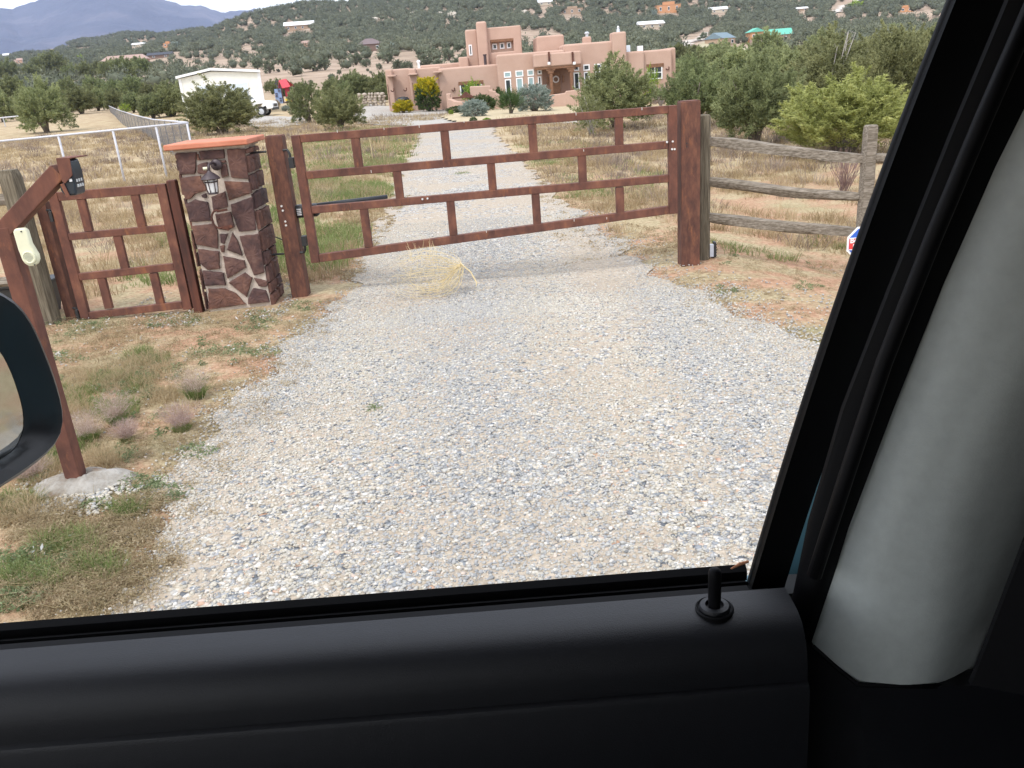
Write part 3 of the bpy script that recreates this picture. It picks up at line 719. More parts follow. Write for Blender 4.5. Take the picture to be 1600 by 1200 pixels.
def lantern():
    c = at(337, 259, 8.10); x, z = c.x, c.z
    t = thing('wall_lantern', 'brown metal wall lantern with frosted glass fixed to the front of the stone pillar', 'lantern', (x, 8.1, z))
    MB().lathe((x + .01, 8.105, z + .01), [(.052, .0), (.055, -.012), (.045, -.024), (.02, -.03)], 20, 'y').build('wall_plate', M['lampmetal'], t, smooth=True)
    MB().tube([(x + .01, 8.08, z + .01), (x + .0, 8.03, z + .035), (x - .02, 7.98, z + .03), (x - .025, 7.96, z + .0), (x - .025, 7.96, z - .035)], .012, 8).build('arm', M['lampmetal'], t, smooth=True)
    lx, ly = x - .025, 7.96
    MB().lathe((lx, ly, z - .10), [(.085, -.008), (.088, 0), (.07, .022), (.045, .042), (.018, .062), (.01, .075)], 24).build('hood', M['lampmetal'], t, smooth=True, auto=50)
    MB().lathe((lx, ly, z - .225), [(.038, 0), (.046, .03), (.05, .115)], 20).build('glass', pmat('frosted_glass', [(.72, .73, .74)], 5, .4), t, smooth=True, auto=50)
    m = MB()
    for k in range(6):
        a = k * math.pi / 3 + .3; m.tube([(lx + .043 * math.cos(a), ly + .043 * math.sin(a), z - .24), (lx + .06 * math.cos(a), ly + .06 * math.sin(a), z - .108)], .0045, 6)
    m.lathe((lx, ly, z - .242), [(.046, 0), (.048, .006), (.046, .012)], 20)
    m.lathe((lx, ly, z - .135), [(.058, 0), (.062, .006), (.058, .01)], 20)
    m.build('cage', M['lampmetal'], t)
    MB().tube([(x - .03, 8.0, z - .01), (x - .085, 7.985, z - .01)], .015, 12).build('light_sensor', M['cream'], t, smooth=True, auto=50)
lantern()
def emblem():
    c = at(345, 342, 8.10); x, z = c.x, c.z; m = MB()
    path = [(x + .06 * math.cos(a) * 1.0 - .02, 8.085, z + .085 * math.sin(a)) for a in [math.radians(d) for d in range(62, 300, 12)]]
    m.tube(path, .010, 8)
    m.bar((x - .02, 8.085, z + .075), (x + .085, 8.085, z + .085), .02, .012); m.bar((x + .0, 8.085, z - .085), (x + .10, 8.085, z - .075), .028, .012)
    m.bar((x - .085, 8.087, z + .02), (x - .075, 8.087, z - .03), .022, .012)
    m.bar((x + .045, 8.087, z - .11), (x + .07, 8.087, z - .095), .02, .012)
    m.tube([(x - .02, 8.09, z + .0), (x - .02, 8.13, z)], .006, 6)
    tag(m.build('metal_emblem', M['rust_dark'], None, bevel=.002), 'thin rusted open ring emblem with two short bars on the stone pillar below the lantern', 'emblem')
emblem()

def keypad():
    Y = 4.26
    base = gp(120, 760)
    t = thing('keypad_post', 'bent rusted steel keypad post on a rough concrete footing beside the gravel', 'keypad post', base)
    x0 = -2.49; zk = 1.46; e = at(102, 268, Y)
    m = MB(); wd = .085
    m.bar((x0, Y, -.05), (x0, Y, zk + .01), wd, wd)
    m.bar((x0 - .012, Y, zk - .02), (e.x - .02, Y, e.z + .005), wd * .98, wd - .004)
    m.build('pole', M['rust'], t, bevel=.006)
    # steel hood: side plate with a chamfered foot, top, far plate
    px = [(87.5, 249), (108, 248), (112, 273), (102, 286), (96, 288), (90, 262)]
    P = [at(a, b, Y - .045) for a, b in px]
    h = MB(); h.poly([at(87.5, 249, Y - .045), at(108.5, 248, Y - .045), at(113, 274, Y - .045), at(101.5, 287, Y - .045), at(97, 284, Y - .045), at(90.5, 264, Y - .045)], (0, .006, 0))
    h.poly([at(87.5, 249, Y + .075), at(108.5, 248, Y + .075), at(126, 262, Y + .075), at(101.5, 287, Y + .075), at(97, 284, Y + .075), at(90.5, 264, Y + .075)], (0, .006, 0))
    a = at(87.5, 249, Y - .045); c = at(108.5, 248, Y - .045)
    h.hexa([(a.x, Y - .045, a.z - .001), (c.x, Y - .045, c.z - .001), (c.x + .03, Y + .083, c.z - .001), (a.x, Y + .083, a.z - .001), (a.x, Y - .045, a.z + .005), (c.x, Y - .045, c.z + .005), (c.x + .03, Y + .083, c.z + .005), (a.x, Y + .083, a.z + .005)])
    k0 = at(97, 287, Y - .04); k1 = at(107, 308, Y - .04)
    h.bar(k0, k1, .02, .006)
    h.build('hood', M['rust'], t, bevel=.002)
    # keypad body: swelling dark box facing the road
    prof = [(-.055, .20), (-.052, .225), (.035, .225), (.075, .215), (.085, .12), (.078, .06), (.068, -.01), (-.02, -.01), (-.045, .01), (-.055, .055), (-.02, .10), (-.02, .17)]
    o = at(112, 305, Y); V = []
    body = MB(); body.poly([(o.x - .005 + a_ * .82 , Y - .034, o.z + b_ * .88) for a_, b_ in [(-.02, .0), (.055, .0), (.066, .06), (.070, .13), (.062, .195), (.0, .20), (-.005, .16), (.015, .13), (.005, .09), (-.035, .06), (-.035, .035)]], (0, .105, 0))
    body.build('keypad_body', pmat('dark_blue_grey_plastic', [(.018, .026, .036)], 20, .3), t, bevel=.012, seg=3)
    b = MB()
    # key rows on the face towards the road (+x), slightly proud
    for r_ in range(4):
        for c_ in range(3):
            b.box((o.x + .049 + r_ * -.0012, Y - .012 + c_ * .024, o.z + .045 + r_ * .025), (.008, .014, .015))
    b.each('keypad_button', pmat('pale_grey_keys', [(.5, .52, .52)], 30, .5), t, bevel=.002)
    b = MB()
    for k in range(3): b.box((o.x + .032, Y - .0365, o.z + .075 + k * .024), (.012, .006, .013))
    b.box((o.x + .034, Y - .0365, o.z + .145), (.010, .006, .018)); b.each('keypad_mark', M['white'], t)
    # footing
    R = random.Random(3); f = MB()
    V = []; n = 26; rings = ((.02, .05), (.06, .075), (.12, .06), (.17, .035), (.215, .0), (.24, -.05))
    for (r_, z) in rings:
        for k in range(n):
            a_ = 2 * math.pi * k / n; j = 1 + .22 * math.sin(2 * a_ + 1) + .1 * math.sin(5 * a_)
            V.append((x0 + .015 + r_ * j * math.cos(a_) * 1.15, Y - .0 + r_ * j * math.sin(a_) * .9, z + R.uniform(-.012, .012)))
    F = [(i * n + k, i * n + (k + 1) % n, (i + 1) * n + (k + 1) % n, (i + 1) * n + k) for i in range(len(rings) - 1) for k in range(n)] + [tuple(range(n))]
    f.add(V, F); f.build('concrete_footing', M['concrete'], t, smooth=True)
    # cream call box on the pole
    c = at(39, 388, Y - .07); q = thing('call_box', 'cream plastic call box with a round speaker on the bent keypad post', 'call box', (c.x, Y - .07, c.z))
    n = 14; P = []
    hw = .034; y_ = Y - .043
    out_ = [(-hw, .085), (-hw + .01, .10), (hw - .01, .10), (hw, .085), (hw * 1.05, .02)]
    out_ += [(.012 + .042 * math.cos(a_), -.045 + .048 * math.sin(a_)) for a_ in [math.radians(d) for d in (10, -20, -50, -80, -110, -140, -165)]] + [(-hw, .0)]
    MB().poly([(c.x + a_, y_ - .035, c.z + b_) for a_, b_ in out_][::-1], (0, .036, 0)).build('case', M['cream'], q, bevel=.01, seg=3)
    MB().lathe((c.x + .014, y_ - .036, c.z - .045), [(.034, 0), (.033, -.006), (.027, -.008), (.024, -.004)], 24, 'y').build('speaker_ring', M['cream'], q, smooth=True, auto=40)
    m = MB(); 
    for i in range(-3, 4):
        for j in range(-3, 4):
            if i * i + j * j < 11: m.box((c.x + .014 + i * .006, y_ - .0405, c.z - .045 + j * .006), (.003, .002, .003))
    m.build('speaker_grille', pmat('grille_grey', [(.25, .26, .22)], 10, .6), q)
    m = MB(); m.lathe((c.x + .01, y_ - .036, c.z + .085), [(.004, 0), (.003, -.003)], 8, 'y'); m.lathe((c.x + .03, y_ - .036, c.z - .085), [(.004, 0), (.003, -.003)], 8, 'y'); m.each('screw', M['blackmetal'], q)
keypad()

def bin_():
    c = at(45, 468, 8.45); t = thing('plastic_bin', 'black plastic bin behind the low fence rail at the left edge', 'bin', (-5.0, 8.5, 0))
    m = MB(); x0, x1 = -5.45, -4.66; y0, y1 = 8.32, 8.75
    m.hexa([(x0 + .05, y0 + .05, -.02), (x1 - .08, y0 + .05, -.02), (x1 - .08, y1 - .05, -.02), (x0 + .05, y1 - .05, -.02), (x0, y0, .34), (x1, y0, .34), (x1, y1, .34), (x0, y1, .34)])
    m.build('tub', pmat('dark_grey_bin_plastic', [(.035, .038, .042)], 20, .5), t, bevel=.015)
    MB().b2((x0 - .02, y0 - .02, .34), (x1 + .02, y1 + .02, .375)).build('rim', M['black'], t, bevel=.01)
    m = MB(); lx, lz = at(4, 452, 8.3).x, .24
    m.tube([(lx + .022 * math.cos(a), 8.305, lz + .022 * math.sin(a)) for a in [math.radians(d) for d in range(30, 360, 20)]], .003, 6)
    for k, wv in enumerate((.012, .01, .022)): m.box((lx + .035 + k * .03, 8.312, lz - .02), (wv, .004, .014))
    m.build('emblem', pmat('faded_white_print', [(.5, .52, .55)], 10, .5), t)
bin_()
def small_box():
    c = at(1113, 391, 8.62); t = thing('sensor_box', 'small black and silver sensor box behind the foot of the wooden gate post', 'sensor box', (c.x, 8.62, 0))
    MB().box((c.x - .012, 8.62, c.z), (.045, .06, .13)).build('silver_panel', pmat('silver_panel', [(.5, .53, .6)], 20, .3), t, bevel=.004)
    m = MB(); m.box((c.x + .022, 8.62, c.z + .01), (.022, .08, .16))
    for k in range(5): m.box((c.x + .036, 8.62, c.z - .05 + k * .028), (.008, .07, .012))
    m.build('casing', M['black'], t, bevel=.003)
    MB().b2((c.x - .01, 8.61, -.05), (c.x + .02, 8.63, c.z - .06)).build('stake', M['blackmetal'], t)
small_box()
def sign():
    # octagonal yard sign, mostly hidden by the window frame
    Y = 7.9; A = at(1325, 372, Y); B = at(1324, 391, Y); s = (A.z - B.z) * 1.12; R_ = s / (2 * math.sin(math.pi / 8)); ap = s / (2 * math.tan(math.pi / 8))
    c = Vector((A.x + ap * .96, Y, (A.z + B.z) / 2))
    t = thing('yard_sign', 'octagonal blue and red yard sign with white border half hidden by the window frame', 'sign', (c.x, Y, gzs(c.x, Y)))
    def octo(k, y, clip=None):
        P = [(c.x + R_ * k * math.cos(math.pi / 8 + i * math.pi / 4), y, c.z + R_ * k * math.sin(math.pi / 8 + i * math.pi / 4)) for i in range(8)]
        if clip: P = [(p[0], p[1], min(max(p[2], c.z - clip), c.z + clip)) for p in P]
        return P
    MB().poly(octo(1, Y)[::-1], (0, .004, 0)).build('board', M['white'], t)
    MB().poly(octo(.88, Y - .003)[::-1], (0, .003, 0)).build('blue_field', pmat('sign_blue', [(.03, .12, .55)], 5, .4), t)
    rx = ap * .88; hh = s * .42
    MB().poly([(c.x - rx, Y - .006, c.z - hh), (c.x + rx, Y - .006, c.z - hh), (c.x + rx, Y - .006, c.z + hh), (c.x - rx, Y - .006, c.z + hh)], (0, .003, 0)).build('red_band', pmat('sign_red', [(.62, .05, .05)], 5, .4), t)
    m = MB()
    for sg in (1, -1): m.b2((c.x - rx, Y - .007, c.z + sg * hh - .004), (c.x + rx, Y - .003, c.z + sg * hh + .004))
    m.each('white_stripe', M['white'], t)
    text_mesh('Be', s * .52, M['white'], 'lettering', (c.x - rx + .006, Y - .008, c.z + hh * .18), (1, 0, 0), (0, 0, 1), t, .0008, .002)
    text_mesh('l', s * .45, M['white'], 'lettering', (c.x - rx + .036, Y - .008, c.z - hh * .8), (1, 0, 0), (0, 0, 1), t, .0008, .002)
    MB().b2((c.x - .012, Y + .005, gzs(c.x, Y) - .1), (c.x + .012, Y + .02, c.z + .02)).build('stake', M['steel'], t)
sign()

def tumbleweed():
    R = random.Random(21); m = MB()
    g0 = gp(722, 415); root = Vector((g0.x + .02, 8.02, .26)); g = gzs(root.x, root.y)
    root = at(720, 412, 8.0)
    foot = at(745, 442, 7.95)
    m.tube([root, (root + foot) / 2 + Vector((.02, 0, .01)), foot, foot + Vector((-.01, -.0, -.035))], [.006, .0065, .007, .004], 6, tint=.2)
    cen = Vector((root.x - .34, 8.05, .24)); rr = .36
    g = min(g, gzs(cen.x, cen.y)); cen.z = g + .215; ax = Vector((1.12, .75, .80))
    for i in range(46):
        # main stems leave the root and bow round a loose ball
        s0 = (root - cen); phi = R.uniform(0, 6.28); rad = rr * R.uniform(.45, 1.02); end = R.uniform(1.5, 2.9); path = []; ns = 12; tw = R.uniform(-.5, .5)
        for k in range(ns + 1):
            t_ = k / ns; th = end * t_; ph2 = phi + tw * t_
            q = Vector((math.cos(th) * rad * ax.x, math.sin(th) * math.cos(ph2) * rad * ax.y, math.sin(th) * math.sin(ph2) * rad * ax.z + .0))
            p = cen + q; wgt = min(1, t_ * 3.2); p = root.lerp(p, wgt) + Vector((R.uniform(-.006, .006), R.uniform(-.006, .006), R.uniform(-.006, .006)))
            p.z = max(p.z, g + .012); path.append(p)
            if k > 2 and R.random() < .8:
                q = p.copy(); w_ = Vector((R.uniform(-1, .4), R.uniform(-1, 1), R.uniform(-.8, 1))).normalized(); pp = [q.copy()]
                for _k in range(R.randint(2, 4)):
                    q = q + w_ * R.uniform(.018, .04); w_ = (w_ + Vector((R.uniform(-.5, .5), R.uniform(-.5, .5), R.uniform(-.4, .4)))).normalized(); q.z = max(q.z, g + .01); pp.append(q.copy())
                m.tube(pp, [.0013] * (len(pp) - 1) + [.0007], 3, False)
        m.tube(path, list(np.linspace(.0026, .0010, len(path))), 4, False)
    for i in range(12):   # spikes standing up past the gate rail
        p = cen + Vector((R.uniform(-.15, .2), R.uniform(-.1, .1), R.uniform(.05, .2))); q = p + Vector((R.uniform(-.08, .1), 0, R.uniform(.10, .24)))
        m.tube([p, (p + q) / 2 + Vector((R.uniform(-.01, .01), 0, 0)), q], [.0022, .0018, .0008], 3, False)
    tag(m.build('tumbleweed', M['straw'], None), 'bleached dry tumbleweed lying on the gravel against the bottom of the driveway gate', 'tumbleweed')
tumbleweed()

# ------------------------------------------------------------------ pipe fence with wire mesh in the field
def field_fence():
    Yf = 23.6
    t = thing('pipe_fence', 'white painted pipe fence with wire mesh crossing the dry field behind the stone pillar', 'fence', (-14, Yf, 0))
    x1 = at(293, 192, Yf).x; x0 = -26.
    zt = lambda x: np.interp(x, [-26, at(0, 221, Yf).x, x1], [at(0, 221, Yf).z - .05, at(0, 221, Yf).z, at(293, 192, Yf).z])
    xs = np.linspace(x0, x1, 14)
    MB().tube([(x, Yf, float(zt(x))) for x in xs], .030, 8).build('top_pipe', M['whitepipe'], t, smooth=True)
    for px, py in ((-90, 236), (92, 216), (176, 203), (243, 195), (292, 192)):
        x = at(px, py, Yf).x
        MB().tube([(x, Yf, gzs(x, Yf) - .2), (x, Yf, float(zt(x)) - .02)], .032, 8).build('post', M['whitepipe'], t, smooth=True)
    def mesh_panel(A, B, zb, ztop, pitch, w_, m):
        A, B = Vector(A), Vector(B); Lg = (B - A).length; d = (B - A).normalized(); n = int(Lg / pitch)
        for i in range(-12, n):
            for sg in (1, -1):
                pass
        return m
    u = thing('chain_link_fence', 'long grey chain-link fence running back through the field to the junipers', 'fence', (x1, Yf, 0))
    path = [at(293, 192, Yf)]
    ctl = [(270, 189.5, 32), (240, 187, 45), (210, 180, 64), (185, 172, 88), (170, 165.5, 118)]
    for a, b, r_ in ctl:
        d = ray(a, b); k = r_ / math.hypot(d[0], d[1]); path.append(Vector((d[0] * k, d[1] * k, CAMH + d[2] * k)))
    seg = []; 
    for i in range(len(path) - 1):
        n = 8
        for k in range(n): seg.append(path[i].lerp(path[i + 1], k / n))
    seg.append(path[-1])
    MB().tube(seg, .035, 6).build('top_pipe', M['whitepipe'], u, smooth=True)
    dist = [0]
    for i in range(1, len(seg)): dist.append(dist[-1] + (seg[i] - seg[i - 1]).length)
    Ltot = dist[-1]; D = np.array(dist); SX = np.array([p.x for p in seg]); SY = np.array([p.y for p in seg]); SZ = np.array([p.z for p in seg])
    def pt(s, f):
        x, y, z = np.interp(s, D, SX), np.interp(s, D, SY), np.interp(s, D, SZ); g = gzs(x, y); return Vector((x, y, g + (z - .03 - g) * f))
    for s in np.arange(0, Ltot, 4.):
        a = pt(s, 1); MB().tube([pt(s, 0) - Vector((0, 0, .2)), a], .018, 6).build('post', M['wire'], u)
    m = MB(); s = -1.2; hw = .012
    while s < Ltot:
        for sg in (0, 1):
            a0, a1 = max(s, 0), min(s + 1.2, Ltot)
            if a1 - a0 > .05:
                f0, f1 = (a0 - s) / 1.2, (a1 - s) / 1.2
                if sg: f0, f1 = 1 - f0, 1 - f1
                p, q = pt(a0, f0), pt(a1, f1); o = Vector((0, 0, hw * (1 + a0 / 60)))
                m.add([p - o, q - o, q + o, p + o], [(0, 1, 2, 3)])
        s += .058 * (1 + max(s, 0) / 50)
    m.build('wire_mesh', M['wire'], u)
    A = gp(-40, 200); A.z += 1.2; B = gp(40, 192); B.z += 1.1
    t3 = thing('pipe_fence', 'far white pipe rail fence at the left edge in front of dark junipers', 'fence', (A.x, A.y, 0))
    A = Vector((-95, 110, 0)); d = ray(-30, 187); k = 100 / math.hypot(d[0], d[1]); A = Vector((d[0] * k, d[1] * k, CAMH + d[2] * k)); d = ray(40, 180.5); k = 96 / math.hypot(d[0], d[1]); B = Vector((d[0] * k, d[1] * k, CAMH + d[2] * k))
    MB().tube([A, B], .07, 6).build('top_pipe', M['whitepipe'], t3)
    for f in (.1, .5, .95):
        p = A.lerp(B, f); MB().tube([(p.x, p.y, gzs(p.x, p.y) - .2), p], .05, 6).build('post', M['steel'], t3)
field_fence()
# ------------------------------------------------------------------ the adobe house and its yard
HG = -.2
def adobe_house():
    house = thing('adobe_house', 'large two-storey pink adobe house with flat parapets and white-framed windows', 'house', at(800, 165, 70))
    hz = house.location.z
    def wl(px, py, Y): return at(px, py, Y)
    def block(x0, x1, ytl, Y, depth, ytr=None, zb=-2.0, bev=.16, name='wall', dx=0.):
        a = at(x0, ytl, Y); b = at(x1, ytr if ytr is not None else ytl - (x1 - x0) * .08, Y); z = (a.z + b.z) / 2
        m = MB(); m.b2((a.x, Y, zb), (b.x, Y + depth, z)); m.build(name, M['adobe'], house, bevel=bev, seg=3); return a.x, b.x, z
    # garage wing, left: stepped piers
    block(601, 612, 109, 70.0, 9, bev=.12)
    block(610.5, 640, 108.5, 70.5, 9, bev=.12)
    block(637.5, 649, 107.5, 69.9, 8.5, bev=.12)
    block(648, 688, 107, 70.4, 9, bev=.12)
    block(684, 780, 107.2, 69.6, 10)
    block(655, 720, 101.5, 78, 6, 98)
    block(775, 882, 85.6, 69.0, 11, 77.5)
    block(833, 861, 85, 67.9, 3, 82.7, zb=2.2, bev=.12); 
    block(716, 731, 89.5, 75, 4, bev=.1)
    block(726, 745, 47, 76.3, 6.5, 45)
    # upper tower front with the window niche left open
    Yt = 76.0
    a = at(758, 43, Yt); b = at(813, 39, Yt); zt = (a.z + b.z) / 2
    n0 = at(766, 64, Yt); n1 = at(803, 80, Yt)
    MB().b2((a.x, Yt + .5, -1), (b.x, Yt + 6, zt)).build('wall', M['adobe'], house, bevel=.16, seg=3)
    MB().b2((a.x - .02, Yt, 2), (n0.x, Yt + .6, zt - .02)).build('wall', M['adobe'], house, bevel=.1, seg=3)
    MB().b2((n1.x, Yt, 2), (b.x + .02, Yt + .6, zt - .02)).build('wall', M['adobe'], house, bevel=.1, seg=3)
    MB().b2((n0.x - .3, Yt + .004, n0.z), (n1.x + .3, Yt + .6, zt - .024)).build('wall', M['adobe'], house, bevel=.1, seg=3)
    MB().b2((n0.x - .3, Yt + .004, 2), (n1.x + .3, Yt + .6, at(785, 81, Yt).z)).build('wall', M['adobe'], house, bevel=.1, seg=3)
    MB().b2((n0.x, Yt + .0, n0.z - .14), (n1.x, Yt + .4, n0.z + .1)).build('lintel', M['viga'], house, bevel=.03)
    a = at(743, 34, 75.5); b = at(759.5, 32.6, 75.5); MB().b2((a.x, 75.5, -1), (b.x, 77, a.z)).build('chimney', M['adobe'], house, bevel=.18, seg=3)
    block(838, 881, 56.5, 74, 6, 53.5)
    block(880, 964, 69, 69.2, 11, 63.5)
    a = at(911, 57.5, 72.); b = at(924, 56, 72.); c = MB(); c.b2((a.x, 72, 2), (b.x, 73, a.z)); ch = c.build('chimney', M['adobe'], house, bevel=.12, seg=3)
    p = at(917, 57, 72.4); m = MB(); m.lathe((p.x, 72.4, p.z), [(.13, -.2), (.13, .18), (.2, .2), (.2, .26), (.1, .36)], 12); m.build('chimney_cowl', M['steel'], house, smooth=True, auto=40)
    a = at(956, 50.5, 68.8); b = at(978.5, 49, 68.8); MB().b2((a.x, 68.8, -2), (b.x, 70.3, a.z)).build('chimney', M['adobe'], house, bevel=.15, seg=3)
    p = at(966, 49.5, 69.4); m = MB(); m.lathe((p.x, 69.4, p.z), [(.16, -.2), (.12, .18), (.06, .24), (.11, .3), (.04, .42)], 12); m.build('chimney_cowl', M['steel'], house, smooth=True, auto=40)
    block(974, 1007, 81.3, 69.3, 10, 79)
    block(1004, 1050, 79.5, 69.6, 10, 75.5)
    block(1047.5, 1056, 74.5, 70.2, 9, 73.6)
    # rooftop plant
    for x0, x1, y0, y1, mt, lb in ((978.5, 985, 71, 80, 'sheddoor', 'pale blue rooftop unit'), (997, 1005, 72, 79, 'white', 'white rooftop unit')):
        a = at(x0, y0, 71); b = at(x1, y1, 71); MB().b2((a.x, 71, b.z - .8), (b.x, 71.6, a.z)).build('rooftop_unit', M[mt], house, bevel=.03, label=lb)
    p = at(654, 98, 72); MB().lathe((p.x, 72, p.z), [(.12, -1.2), (.10, -.2), (.10, .0), (.15, .02), (.15, .14), (.05, .2)], 12).build('flue_pipe', M['white'], house, smooth=True, auto=40)
    p = at(758, 92, 74.2); MB().lathe((p.x, 74.2, p.z), [(.12, -1.), (.12, .25), (.16, .27), (.16, .36)], 10).build('flue_pipe', M['lampmetal'], house, smooth=True, auto=40, label='short dark flue pipe')
    # portal (covered entry)
    Yp = 67.6
    a = at(833, 85, Yp); b = at(908, 79, Yp); zb = at(870, 103.5, Yp).z
    MB().b2((a.x, Yp, zb), (b.x, 69.3, (a.z + b.z) / 2)).build('portal_parapet', M['adobe'], house, bevel=.12, seg=3)
    MB().b2((at(836, 104, Yp).x, Yp + .05, zb - .18), (at(908, 104, Yp).x, Yp + .3, zb - .003)).build('portal_beam', M['viga'], house, bevel=.03)
    for px in (860.5, 892.5):
        q = at(px, 106, Yp); x = q.x
        m = MB(); m.b2((x - .12, Yp + .05, -1.3), (x + .12, Yp + .29, zb - .52)); m.b2((x - .34, Yp + .06, zb - .30), (x + .34, Yp + .28, zb - .184)); m.b2((x - .22, Yp + .062, zb - .5), (x + .22, Yp + .278, zb - .304)); m.build('portal_column', M['viga'], house, bevel=.03)
    for px in (857.5, 894.5):
        q0 = at(px, 81, Yp - .05); q1 = at(px, 98, Yp - .05); MB().b2((q0.x - .07, Yp - .12, q1.z), (q0.x + .07, Yp + .1, q0.z)).build('drain_channel', M['rust_dark'], house, bevel=.01)
        MB().box((q1.x + (.0 if px < 870 else .12), Yp - .2, q1.z - .05), (.2, .2, .2)).build('floodlight', M['white'], house, bevel=.03)
    # entry recess wall and door
    a = at(847, 110, 68.9); b = at(893, 106, 68.9)
    MB().b2((a.x, 68.93, -1.4), (b.x, 68.97, zb)).build('entry_wall', pmat('brown_plaster', [(.22, .13, .095)], 1, .9), house)
    a = at(862.5, 112.5, 68.85); b = at(876.5, 145, 68.85)
    MB().b2((a.x, 68.84, b.z), (b.x, 68.92, a.z)).build('front_door', M['viga'], house, bevel=.02)
    p = at(868.5, 124, 68.8); MB().tube([(p.x + .22 * math.cos(k * math.pi / 8), 68.78, p.z + .22 * math.sin(k * math.pi / 8)) for k in range(17)], .06, 6, False).build('wreath', pmat('pale_wreath', [(.45, .40, .38)], 20, .8), house)
    for px, py in ((856, 126), (880.5, 123)):
        p = at(px, py, 68.7); m = MB(); m.box((p.x, 68.86, p.z), (.16, .14, .5)); m.build('wall_sconce', M['viga'], house, bevel=.03)
    for px, py in ((633, 139), (708, 139), (1043, 106), (613, 140)):
        p = at(px, py, 69.5); m = MB(); m.tube([(p.x + .12 * math.cos(k * .5 + 3.4), 69.52, p.z + .15 * math.sin(k * .5 + 3.4)) for k in range(8)], .04, 5); m.build('wall_ornament', M['rust_dark'], house)
    # doors of the garage wing
    for x0, x1, yt, yb, Y in ((605, 609.5, 132, 165, 69.95), (644, 648, 129, 160, 69.85)):
        a = at(x0, yt, Y); b = at(x1, yb, Y); MB().b2((a.x, Y - .03, b.z), (b.x, Y + .1, a.z)).build('side_door', M['viga'], house, bevel=.01)
    for px, py in ((612, 120), (645, 117.5), (684, 114)):
        p = at(px, py, 69.4); MB().b2((p.x - .35, 69.1, p.z), (p.x + .35, 70.3, p.z + .13)).build('roof_drain', M['adobe'], house, bevel=.04)
    # windows
    def window(x0, y0, x1, y1, Y, glass='glass_dark', bars=(0, 0)):
        a = at(x0, y0, Y); b = at(x1, y1, Y); t_ = .09; y_ = Y - .05
        l, r_, tp, bt = a.x, b.x, a.z, b.z
        m = MB(); m.b2((l, y_, bt), (l + t_, Y + .03, tp)); m.b2((r_ - t_, y_, bt), (r_, Y + .03, tp)); m.b2((l + t_, y_ + .003, tp - t_), (r_ - t_, Y + .03, tp)); m.b2((l + t_, y_ + .003, bt), (r_ - t_, Y + .03, bt + t_))
        for k in range(bars[0]): x = l + (r_ - l) * (k + 1) / (bars[0] + 1); m.b2((x - .03, y_ + .01, bt + t_), (x + .03, Y + .03, tp - t_))
        for k in range(bars[1]): z = bt + (tp - bt) * (k + 1) / (bars[1] + 1); m.b2((l + t_, y_ + .012, z - .03), (r_ - t_, Y + .03, z + .03))
        f = m.build('window', M['white'], house)
        MB().b2((l + t_ * .5, Y - .025, bt + t_ * .5), (r_ - t_ * .5, Y + .02, tp - t_ * .5)).build('pane', M[glass], f)
    for x0, y0, x1, y1, g, Y in (
        (787, 112.5, 799, 121, 'glass_blind', 69), (788.5, 124, 800, 149, 'glass_dark', 69), (805, 110.5, 818, 119.5, 'glass_blind', 69), (806, 122, 818.5, 148, 'glass_blind', 69),
        (823.5, 109, 834.5, 118, 'glass_blind', 69), (824.5, 120.5, 835.5, 144, 'glass_blind', 69), (839.5, 109.5, 846.5, 116, 'glass_dark', 69), (840, 119.5, 847, 142, 'glass_dark', 69),
        (895.5, 103.5, 905, 110.5, 'glass_dark', 69.2), (896, 113.5, 906, 139.5, 'glass_dark', 69.2), (911, 101, 921.5, 110, 'glass_dark', 69.2), (912, 112.5, 922, 139, 'glass_dark', 69.2),
        (928, 100, 940, 108.5, 'glass_dark', 69.2), (945.5, 98, 954, 107, 'glass_dark', 69.2), (957.5, 96.5, 963.5, 106, 'glass_dark', 69.2), (929, 111.5, 940, 138, 'glass_dark', 69.2),
        (769, 68.5, 777, 77, 'glass_dark', 76.5), (780.5, 67.2, 788.5, 76, 'glass_dark', 76.5), (791.5, 66, 799, 75.2, 'glass_dark', 76.5), (732, 70, 738.5, 86.5, 'glass_dark', 76.3)):
        window(x0, y0, x1, y1, Y, g)
    window(718, 131, 754, 149, 69.6, 'glass_dark', (2, 0)); window(1011, 104, 1035, 123, 69.6, 'glass_dark', (1, 1))
    for x0, x1, y, Y in ((716, 755, 126.5, 69.6), (1010, 1037, 99.5, 69.6)):
        a = at(x0, y + 1.6, Y); b = at(x1, y - 1.6, Y); z = (a.z + b.z) / 2; MB().b2((a.x, Y - .06, z - .28), (b.x, Y + .02, z)).build('lintel', M['viga'], house, bevel=.02)
adobe_house()

def low_wall(pts, thick, label, name='courtyard_wall'):
    """pts: (column, top row, depth) of the wall top"""
    m = MB(); P = [at(a, b, Y) for a, b, Y in pts]
    for i in range(len(P) - 1):
        p, q = P[i], P[i + 1]; d = Vector((q.x - p.x, q.y - p.y, 0)).normalized(); nrm = Vector((-d.y, d.x, 0)) * thick / 2; e = d * (thick * .3 if i % 2 else thick * .28)
        a, b = p - e, q + e; za, zb = gzs(a.x, a.y) - .4, gzs(b.x, b.y) - .4
        m.hexa([(a.x - nrm.x, a.y - nrm.y, za), (b.x - nrm.x, b.y - nrm.y, zb), (b.x + nrm.x, b.y + nrm.y, zb), (a.x + nrm.x, a.y + nrm.y, za), (a.x - nrm.x, a.y - nrm.y, p.z), (b.x - nrm.x, b.y - nrm.y, q.z), (b.x + nrm.x, b.y + nrm.y, q.z), (a.x + nrm.x, a.y + nrm.y, p.z)])
    return tag(m.build(name, M['adobe'], None, bevel=.08, seg=3), label, 'wall')
